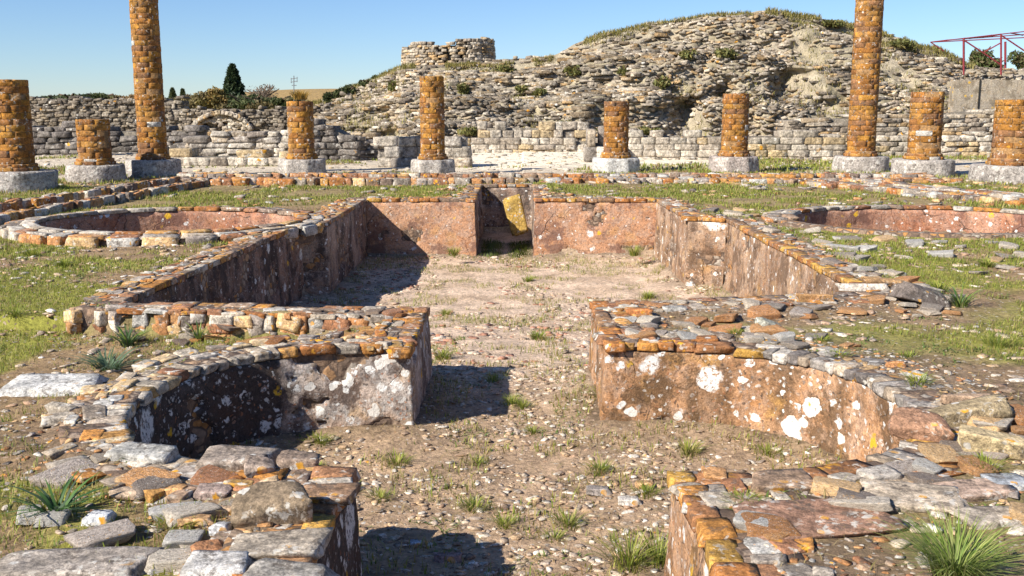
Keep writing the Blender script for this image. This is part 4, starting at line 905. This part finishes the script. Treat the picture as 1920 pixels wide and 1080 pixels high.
for i, (x, y, h) in enumerate([(590, 880, .06), (985 + 0, 0, 0), (1720, 720, .1), (1380, 625, .06), (1440, 850, .08), (1570, 668, .07), (1870, 650, .14), (1340, 570, .08), (1700, 670, .06), (1395, 940, .06), (330, 725, 0), (480, 885, .1), (265, 860, .08), (380, 890, .1), (570, 880, .07), (30, 590, .1), (120, 500, .14), (620, 675, .06), (1540, 640, .06), (1760, 545, .12), (60, 480, .15), (160, 440, .1), (1850, 500, .12), (1700, 345, .12), (430, 700, .06), (1850, 880, .09), (330, 990, .07), (640, 480, .06)]):
    if h == 0: continue
    p = onp(x, y, -.05); tuft('grass_tuft', p, int(80 + 300 * h), h, .0045 if p.y < 8 else .008, (.3, 1.3), GREEN[:5], 'small green grass tuft rooted beside the pond walls', 'grass tuft', 80 + i, .05 + .2 * h, 'grass tufts beside the pond walls')
# dry tuft on the column
cpt = [o for o in C.objects if o.get('label', '').startswith('brick column with a loose tuft')][0].location
tuft('dry_tuft', (cpt.x, cpt.y, PY(567, 186, cpt.y).z), 200, .28, .02, (.1, .9), [(.5, .3, .06), (.4, .25, .05), (.12, .1, .03)], 'dry orange tuft growing on top of the brick column left of centre', 'plant', 9, .2)

# bushes, cypress, far trees -------------------------------------------
def leafball(n, c, rr, size, pal, seed, fil=1.0):
    r = np.random.default_rng(seed); u = r.normal(size=(n, 3)); u /= np.linalg.norm(u, axis=1)[:, None]; q = r.uniform(.25, 1, n) ** .45
    lump = 1 + .35 * (fbm(np.arctan2(u[:, 1], u[:, 0]) * 2 + 9, u[:, 2] * 3 + 9, 1.3, 3, seed) - .5) * 2
    P = np.array(c) + u * (q * lump)[:, None] * np.array(rr); P[:, 2] = np.maximum(P[:, 2], 0)
    return P, r
def foliage(name, P, size, pal, seed, parent=None, mat=None):
    r = np.random.default_rng(seed + 1); n = len(P); A = r.normal(size=(n, 3)); A /= np.linalg.norm(A, axis=1)[:, None]; Bv = np.cross(A, r.normal(size=(n, 3))); Bv /= np.linalg.norm(Bv, axis=1)[:, None]
    s = r.uniform(.5, 1.3, n)[:, None] * size; V = np.stack([P - A * s, P + Bv * s * .45, P + A * s, P - Bv * s * .45], 1).reshape(-1, 3)
    Fq = np.arange(n * 4).reshape(n, 4); return link_mesh(name, raw_mesh(name, V, Fq, np.repeat(pick(pal, n, r, .35), 4, 0)), mat or M_leaf, parent)
M_bark = mat_plain('bark', (.13, .09, .06), .9)
_g = np.meshgrid(np.linspace(_tx[0], _tx[-1], 500), np.linspace(0, 1, 240)); _mp = mound_pt(*_g)
def mound_at(px, py):
    d = CM.transposed(); P = np.stack([_mp[0], _mp[1], _mp[2] - CAMZ], -1) @ np.array(CM); u = 960 + F * P[..., 0] / -P[..., 2]; v = 540 - F * P[..., 1] / -P[..., 2]
    e = (u - px) ** 2 + (v - py) ** 2 + _mp[1] * .5; k = np.unravel_index(np.argmin(e), e.shape); return float(_mp[1][k])
def tree(name, lab, cat, px, ybase, ytop, wpx, Y, pal, n, size, seed, shape='round', grp=None, bare=False):
    if Y < 50: Y = mound_at(px, ybase) - .1
    b = PY(px, ybase, Y); t = PY(px, ytop, Y); H = t.z - b.z; Rr = wpx * Y / F / 2; r = random.Random(seed)
    root = empty(name, b, lab, cat, grp)
    limbs = [((b.x, b.y, b.z - .3), (b.x, b.y, b.z + H * (.9 if shape == 'cone' else .2 if name == 'scrub_bush' else .45)))]
    for i in range(16 if bare else 7):
        a = r.uniform(0, 6.28); z0 = b.z + H * r.uniform(.15, .45); q = Rr * r.uniform(.4, .9); m = (b.x + math.cos(a) * q * .5, b.y + math.sin(a) * q * .5, z0 + H * .25); e = (b.x + math.cos(a) * q, b.y + math.sin(a) * q, z0 + H * r.uniform(.35, .52))
        if shape != 'cone': limbs += [((b.x, b.y, z0), m), (m, e)]
    tube(limbs, max(.03, Rr * (.035 if not bare else .025)), 'trunk', M_bark, root, 5)
    if shape == 'cone':
        rr = np.random.default_rng(seed); v = rr.random(n) ** .75; a = rr.uniform(0, 2 * np.pi, n); lump = .45 + .85 * fbm(a * 2.2, v * 11, 1.7, 3, seed) ; rad_ = Rr * (1 - v) ** .72 * (.45 + .55 * sst(0, .12, v)) * lump * 1.15 * rr.uniform(.5, 1, n) ** .4
        P = np.stack([b.x + np.cos(a) * rad_, b.y + np.sin(a) * rad_, b.z + v * H], 1)
    else:
        P = []; 
        for j in range(9):
            a = r.uniform(0, 6.28); q = Rr * r.uniform(0, .65); bush = name == 'scrub_bush'; cz = b.z + H * (r.uniform(.1, .6) if bush else r.uniform(.35, .72)); s = r.uniform(.35, .6) if bush else r.uniform(.3, .5)
            P.append(leafball(n // 9, (b.x + math.cos(a) * q, b.y + math.sin(a) * q, cz), (Rr * s, Rr * s, H * s * .6), size, pal, seed * 10 + j)[0])
        P = np.concatenate(P)
    foliage('crown', P, size, pal, seed, root); return root
OL = [(.06, .08, .03), (.09, .11, .04), (.12, .13, .05)]; SC = [(.2, .16, .07), (.26, .2, .09), (.16, .14, .06)]
tree('cypress_tree', 'dark green pointed cypress on the skyline left of centre', 'tree', 439, 196, 123, 44, 100, [(.025, .045, .02), (.04, .065, .025), (.06, .08, .03)], 5000, .3, 1, 'cone')
tree('cypress_tree', 'small narrow cypress just right of the tall left column', 'tree', 325, 200, 166, 18, 110, OL, 1500, .22, 2, 'cone')
tree('cypress_tree', 'smallest cypress, second to the right of the tall left column', 'tree', 344, 198, 168, 13, 110, OL, 1200, .22, 3, 'cone')
tree('scrub_tree', 'pale bare scrubby tree right of the dark cypress', 'tree', 492, 200, 155, 75, 115, [(.2, .16, .12), (.26, .2, .15)], 1500, .12, 4, bare=True)
gsk = 'scrub on the skyline behind the left walls'
for i, (x, yb, yt, w, pal) in enumerate([(372, 205, 168, 66, SC), (405, 202, 160, 55, [(.26, .17, .05), (.2, .16, .05)]), (460, 203, 176, 80, OL), (520, 205, 176, 60, OL), (340, 208, 180, 50, SC), (130, 190, 174, 110, OL), (185, 190, 173, 70, OL), (215, 190, 178, 50, SC), (420, 205, 182, 60, SC), (250, 195, 176, 60, [(.3, .2, .09)]), (500, 206, 180, 90, SC), (560, 204, 180, 50, SC), (385, 206, 172, 60, [(.24, .2, .07)]), (355, 206, 176, 40, SC), (480, 206, 172, 60, OL), (540, 206, 178, 60, OL), (310, 203, 182, 60, OL), (90, 192, 178, 60, OL), (290, 200, 178, 50, [(.3, .2, .09)])]):
    tree('scrub_bush', 'low scrubby bush on the skyline behind the far left wall', 'bush', x, yb, yt, w, 95, pal, 2200, .2, 20 + i, grp=gsk)
for i, (x, yb, yt, w) in enumerate([(655, 175, 158, 26), (685, 160, 147, 26), (640, 180, 162, 26), (620, 190, 170, 30), (705, 150, 140, 18)]):
    tree('scrub_bush', 'dark little bush on the left slope of the mound', 'bush', x, yb, yt, w, 49.5, OL, 900, .09, 40 + i, grp='bushes on the left slope of the mound')
for i, (x, yb, yt, w) in enumerate([(1835, 130, 84, 46), (1915, 130, 92, 44), (1862, 130, 105, 40)]):
    tree('scrub_bush', 'wind blown bush under the red steel frame', 'bush', x, yb, yt, w, 51, [(.1, .13, .04), (.15, .17, .05), (.2, .16, .08)], 1800, .1, 50 + i, grp='bushes under the red steel frame')
for i, (x, y, w, h) in enumerate([(975, 168, 40, 22), (1365, 98, 60, 26), (1240, 150, 36, 24), (1170, 130, 24, 24), (1290, 100, 40, 22), (870, 165, 36, 22), (1080, 130, 40, 18), (1010, 172, 26, 18), (735, 160, 20, 26), (950, 128, 46, 16), (1060, 232, 50, 12), (1150, 244, 60, 14), (880, 245, 50, 14), (1215, 243, 50, 16), (1690, 80, 60, 18), (1555, 42, 50, 14)]):
    tree('scrub_bush', 'olive green bush rooted in the masonry of the mound', 'bush', x, y + h / 2, y - h / 2, w, 43.5 if y > 120 else 47.0, [(.12, .13, .04), (.18, .18, .05), (.25, .21, .07)], 700, .1, 70 + i, grp='bushes rooted in the masonry of the mound')

# far low hill behind the left wall
def hill():
    xs = np.linspace(-90, 8, 60); Y = np.linspace(120, 220, 16); X, YY = np.meshgrid(xs, Y); Z = -1 + 5.2 * np.exp(-((X + 28) / 34) ** 2) * sst(120, 150, YY) * (1 - sst(170, 220, YY)) + .8 * (fbm(X, YY, .08, 3, 3) - .5)
    i = np.arange(X.size).reshape(X.shape); Fq = np.stack([i[:-1, :-1], i[:-1, 1:], i[1:, 1:], i[1:, :-1]], -1).reshape(-1, 4)
    tag(link_mesh('hills', raw_mesh('hills', np.stack([X, YY, Z], -1).reshape(-1, 3), Fq, np.tile(np.array([.3, .2, .08]), (X.size, 1))), M_ground, None, True), kind='structure')
hill()

# ------------------------------------------------------------------ gravel and fragments
def scatter(name, lab, n, box, size, mask, pal, seed, flat=(.18, .45), T=None, mat=None, sink=.25, elong=(1, 1.9), cat='gravel'):
    r = np.random.default_rng(seed); x = r.uniform(box[0], box[2], n); y = r.uniform(box[1], box[3], n); m = mask(x, y, r); x, y = x[m], y[m]; k = len(x); z = ground_z(x, y)
    s = size[0] + (size[1] - size[0]) * r.random(k) ** 2.6; hh = s * r.uniform(*flat, k); B = Batch(); B.p = np.stack([x, y, z + hh * (.5 - sink)], 1); B.d = np.stack([s * r.uniform(*elong, k), s, hh], 1)
    B.r = np.stack([r.uniform(-.2, .2, k), r.uniform(-.2, .2, k), r.uniform(0, 6.28, k)], 1); B.c = np.array(PAL[pal])[r.integers(0, len(PAL[pal]), k)] * (1 + r.uniform(-.2, .2, (k, 1))); B.p = list(B.p)
    o = B.build(name, T or T_ROCKL, mat or M_peb, None, seed); return tag(o, lab, cat, kind='stuff')
T_ROCKL = variants(2, 18, 13, 8, 6, 0.05, (0.6, 0.85), .35)
def m_floor(x, y, r): sd = sd_pond(x, y); return (sd < -.015) & (fbm(x, y, 1.8, 3, 88) + r.uniform(-.15, .15, len(x)) > .4)
scatter('gravel', 'pale flat gravel strewn over the near floor of the pond and its apses', 15000, (-2, 3.1, 2, 7.6), (.007, .04), m_floor, 'pebble', 1)
scatter('gravel', 'small reddish and cream fragments on the sandy far floor of the pond', 8000, (-3, 7.4, 3, 16.2), (.012, .07), lambda x, y, r: (sd_pond(x, y) < -.02) & (fbm(x, y, 1.2, 3, 89) > .42), 'sandfrag', 2, flat=(.2, .5))
def m_top(a, b):
    return lambda x, y, r: (lambda sd: (sd > a) & (sd < b) & inview(x, y) & bas_out(x, y) & (r.random(len(x)) < 1.2 - .9 * sd / b))(sd_pond(x, y))
scatter('gravel', 'broken tile and stone chips along the tops of the near pond walls', 34000, (-3.4, 2.6, 3.6, 8.6), (.008, .034), m_top(.06, .75), 'rubble', 3, mat=M_rock, sink=.4)
scatter('gravel', 'stone chips along the tops of the far pond walls', 5000, (-4, 8.6, 4.2, 18.6), (.02, .09), m_top(.08, .7), 'rubble', 4, mat=M_rock)
scatter('gravel', 'pale chips scattered over the lawns', 17000, (-6, 3, 7, 15), (.01, .065), lambda x, y, r: (sd_pond(x, y) > .5) & bas_out(x, y) & inview(x, y) & (fbm(x, y, 1.4, 3, 90) + .1 * (x > 0) > .47), 'pebble', 5)
scatter('gravel', 'stones along the gutters and around the column plinths', 4500, (-11, 15.5, 12, 24), (.03, .16), lambda x, y, r: inview(x, y) & (sd_pond(x, y) > .4) & ((np.abs(y - 20.7) < 1.0) | (fbm(x, y, .9, 3, 91) > .6) | ((x > 4.8) & (y < 19.5) & (r.random(len(x)) < .5))), 'rubble', 6, mat=M_rock)
scatter('gravel', 'small stones over the pale courtyard', 3000, (-16, 24, 18, 38), (.03, .14), lambda x, y, r: inview(x, y), 'ashlar', 7)

# individual flat stones on the wall tops and lawns
gi = 0
def singles(n, box, size, mask, pal, lab, grp, seed):
    r = np.random.default_rng(seed); rr = random.Random(seed); k = 0
    me_pool = []
    for i in range(14):
        b = Batch(); b.add((0, 0, 0), (1, 1, 1), (0, 0, 0), pc(pal, r=rr)); o = b.build('loose_stone', T_SLAB if i % 2 else T_ROCKH, M_rock, None, seed * 20 + i); me_pool.append(o.data); bpy.data.objects.remove(o)
    while k < n:
        x = np.array([r.uniform(box[0], box[2])]); y = np.array([r.uniform(box[1], box[3])])
        if not mask(x, y, r)[0]: continue
        s = r.uniform(*size); h = s * r.uniform(.2, .45); z = gz(x[0], y[0])
        o = bpy.data.objects.new('loose_stone', me_pool[k % 14]); C.objects.link(o); o.location = (x[0], y[0], max(z, -.9) + h * .3); o.scale = (s * r.uniform(1, 1.7), s, h); o.rotation_euler = (r.uniform(-.15, .15), r.uniform(-.15, .15), r.uniform(0, 6.28))
        tag(o, lab, 'stone', grp); k += 1
singles(70, (.6, 5.9, 3.4, 9.5), (.06, .16), lambda x, y, r: (lambda sd: (sd > .1) & (sd < .8) & inview(x, y))(sd_pond(x, y)), 'rubble', 'flat broken stone lying loose on the rubble behind the right apse', 'loose stones behind the right apse', 3)
singles(45, (-3.2, 5.9, -.7, 7.4), (.05, .14), lambda x, y, r: (lambda sd: (sd > .05) & (sd < .6) & inview(x, y))(sd_pond(x, y)), 'coping', 'flat orange or brown stone lying loose between the left apse and the rubble wall', 'loose stones behind the left apse', 4)
singles(35, (.7, 3.0, 3.0, 4.6), (.05, .15), lambda x, y, r: (lambda sd: (sd > .12) & (sd < .9) & inview(x, y))(sd_pond(x, y)), 'rubble', 'flat broken stone lying loose near the bottom right corner', 'loose stones in the bottom right corner', 5)
singles(30, (-3.0, 3.0, -.75, 4.3), (.05, .14), lambda x, y, r: (lambda sd: (sd > .1) & (sd < .9) & inview(x, y))(sd_pond(x, y)), 'rubble', 'flat broken stone lying loose near the bottom left corner', 'loose stones in the bottom left corner', 6)
singles(50, (1.5, 9.0, 7, 15), (.08, .2), lambda x, y, r: (sd_pond(x, y) > .2) & bas_out(x, y) & inview(x, y), 'rubble', 'flat stone lying on the right lawn before the round basin', 'loose stones on the right lawn', 7)

def prock(px, py, wpx, hpx, col, lab, seed, rot=(0, 0, 0), z0=-.05, name='loose_rock', cat='rock', flat=None, mat=None, T=None, dfac=.75):
    """rock whose foot centre is at the pixel (px,py); wpx wide, hpx tall in the picture"""
    p = PZ(px, py, -.035); sd = float(sd_pond(np.array([p.x]), np.array([p.y]))[0])
    if sd < -.02 or sd > .34:
        for _ in range(5): p = PZ(px, py, max(gz(p.x, p.y), -.6))
    dist = (p - Vector((0, 0, CAMZ))).length; w = wpx * dist / F; h = flat if flat else hpx * dist / F * .62; d = min(w * dfac, h * 1.7) if not flat else w * dfac
    return rock(name, (p.x, p.y + d * .4, p.z + h * (.42 if not flat else .12)), (w, d, h), rot, col, lab, cat, None, seed, mat, T)
prock(1740, 830, 92, 62, (.36, .2, .12), 'angular reddish brown rock at the right end of the right apse', 1, (.1, .15, -.4))
prock(1795, 800, 150, 50, (.34, .26, .15), 'long speckled brown rock with yellow lichen behind the reddish one', 2, (.05, -.1, .15))
prock(1815, 762, 80, 30, (.5, .34, .22), 'small flat pinkish rock on top of the right hand pile', 3, (0, .1, .1))
prock(1865, 790, 60, 50, (.38, .35, .3), 'grey rock with a yellow lichen spot at the right of the pile', 4, (.1, .3, .3))
prock(1880, 860, 105, 58, (.56, .43, .24), 'pale yellow rock at the right edge', 5, (.05, .1, -.3))
prock(512, 985, 128, 88, (.23, .17, .11), 'large brown speckled boulder on the near left wall top', 6, (.15, -.1, .1), dfac=.6, mat=M_stone)
prock(260, 940, 88, 32, (.6, .44, .3), 'pale peach stone on the lawn in the lower left', 7, (0, .1, .2))
prock(325, 935, 46, 34, (.5, .28, .12), 'orange ridged stone between the peach stone and the purple grey one', 8)
prock(395, 940, 78, 34, (.32, .24, .2), 'purple grey pitted stone in the lower left grass', 9)
prock(184, 985, 46, 34, (.5, .5, .5), 'bluish white stone above the lower left slab', 10)
prock(428, 968, 62, 24, (.58, .4, .25), 'long pinkish stone left of the large boulder', 11, (0, .2, .5))
prock(485, 930, 80, 26, (.62, .45, .28), 'cream stone propped behind the large boulder', 12, (0, -.3, .5))
prock(362, 990, 74, 30, (.5, .3, .15), 'flat tan stone below the purple grey one', 13)
prock(410, 1005, 34, 36, (.48, .47, .46), 'small grey white stone beside the orange wedge', 14)
prock(390, 1055, 62, 46, (.44, .21, .1), 'orange wedge of brick lying on the white slab', 15, (.2, .2, .6), z0=.0)
prock(385, 1085, 118, 46, (.48, .45, .41), 'big white lichened slab at the bottom edge left of centre', 16, T=T_SLAB, name='stone_slab', cat='stone slab', flat=.05, dfac=.7)
prock(115, 1090, 235, 56, (.33, .28, .23), 'long grey white speckled slab in the bottom left corner', 17, T=T_SLAB, name='stone_slab', cat='stone slab', mat=M_stone, dfac=.45, flat=.06)
prock(520, 1050, 150, 50, (.36, .3, .23), 'grey lichened slab on the near end of the left wall', 18, (0, 0, .15), T=T_SLAB, name='stone_slab', cat='stone slab', mat=M_stone, dfac=.8, flat=.045)
prock(530, 1105, 140, 50, (.3, .27, .23), 'dark grey slab at the bottom edge beside the white slab', 19, (0, 0, -.1), T=T_SLAB, name='stone_slab', cat='stone slab', mat=M_stone, dfac=.7, flat=.045)
prock(612, 945, 92, 30, (.28, .17, .1), 'brown coping slab on the corner of the near left wall', 20, (0, 0, .05), T=T_SLAB, name='stone_slab', cat='stone slab', flat=.04, mat=M_cope, dfac=1.0)
prock(262, 868, 110, 36, (.38, .36, .32), 'smooth grey slab on the near rim of the left apse', 21, (.05, 0, -.2), T=T_SLAB, name='stone_slab', cat='stone slab', flat=.055, mat=M_stone, dfac=.5)
prock(430, 880, 130, 30, (.3, .24, .19), 'brown slab on the near rim of the left apse, left of the split stone', 22, (0, 0, -.1), T=T_SLAB, name='stone_slab', cat='stone slab', flat=.07, mat=M_stone, dfac=.6)
prock(480, 895, 60, 40, (.34, .26, .2), 'split brown stone standing on edge on the near rim of the left apse', 23, (.3, .2, .4), mat=M_stone)
prock(550, 880, 70, 26, (.26, .19, .14), 'dark flat slab right of the split stone on the apse rim', 24, (0, .05, .1), T=T_SLAB, name='stone_slab', cat='stone slab', flat=.07, mat=M_stone)
prock(65, 740, 165, 42, (.5, .48, .44), 'white lichened slab on the lawn at the left edge', 25, (0, 0, .05), T=T_SLAB, name='stone_slab', cat='stone slab', mat=M_stone, dfac=.6, flat=.07)
prock(1450, 625, 50, 34, (.36, .35, .28), 'grey green angular stone on the rim of the right apse', 26, (.1, .3, .2))
prock(1200, 592, 55, 20, (.5, .2, .07), 'bright orange flat stone on the corner behind the right apse', 27)
prock(1530, 568, 58, 24, (.5, .28, .12), 'orange block stone at the end of the right side wall', 28)
prock(1675, 540, 110, 26, (.5, .3, .14), 'flat orange slab standing out of the rubble right of the side wall', 29, (0, .15, .3))
prock(1620, 545, 80, 20, (.55, .48, .4), 'pale slab at the near end of the right side wall', 30)
prock(1735, 570, 80, 45, (.16, .13, .11), 'dark upright slab at the end of the rubble on the right', 31, (0, .3, .2))
prock(1125, 930, 46, 24, (.3, .26, .23), 'dark grey rounded pebble stone on the pond floor', 32)
prock(1183, 950, 42, 24, (.6, .55, .48), 'pale oval stone on the pond floor in front of the near right wall', 33)
prock(1208, 918, 36, 20, (.55, .33, .16), 'small orange tan stone on the pond floor', 34)
prock(838, 1055, 46, 22, (.28, .2, .18), 'purplish flat stone in the shadow on the pond floor', 35)
prock(778, 1025, 26, 14, (.45, .47, .5), 'bluish flat stone in the shadow on the pond floor', 36)
prock(1680, 690, 32, 18, (.5, .24, .1), 'orange stone on the dark rubble behind the right apse', 37)
prock(1480, 790 + 130, 130, 20, (.3, .2, .13), 'broad brown slab on the near right wall', 38, (0, 0, .1), T=T_SLAB, name='stone_slab', cat='stone slab', flat=.05, mat=M_cope, dfac=.6)
prock(1730, 955, 170, 30, (.46, .37, .27), 'pale cream slab set in the near right wall beside the pitted red slab', 39, (.02, 0, -.25), T=T_SLAB, name='stone_slab', cat='stone slab', flat=.035, mat=M_stone, dfac=.75)
prock(1850, 940, 130, 30, (.48, .34, .25), 'pinkish slab next to the pale cream slab near the right edge', 41, (0, .03, .3), T=T_SLAB, name='stone_slab', cat='stone slab', flat=.04, mat=M_stone, dfac=.7)
prock(1880, 985, 150, 30, (.42, .35, .27), 'grey brown broken slab above the big rushy tuft at the right edge', 42, (0, 0, .1), T=T_SLAB, name='stone_slab', cat='stone slab', flat=.035, mat=M_stone, dfac=.5)
prock(1895, 915, 70, 16, (.3, .31, .32), 'flat blue grey stone at the right edge', 43, (0, 0, .1), T=T_SLAB, name='loose_rock', flat=.03)
prock(1545, 1000, 260, 30, (.3, .17, .11), 'round reddish pitted slab in the near right wall', 40, (0, 0, .2), T=T_SLAB, name='stone_slab', cat='stone slab', flat=.04, mat=M_stone, dfac=.6)
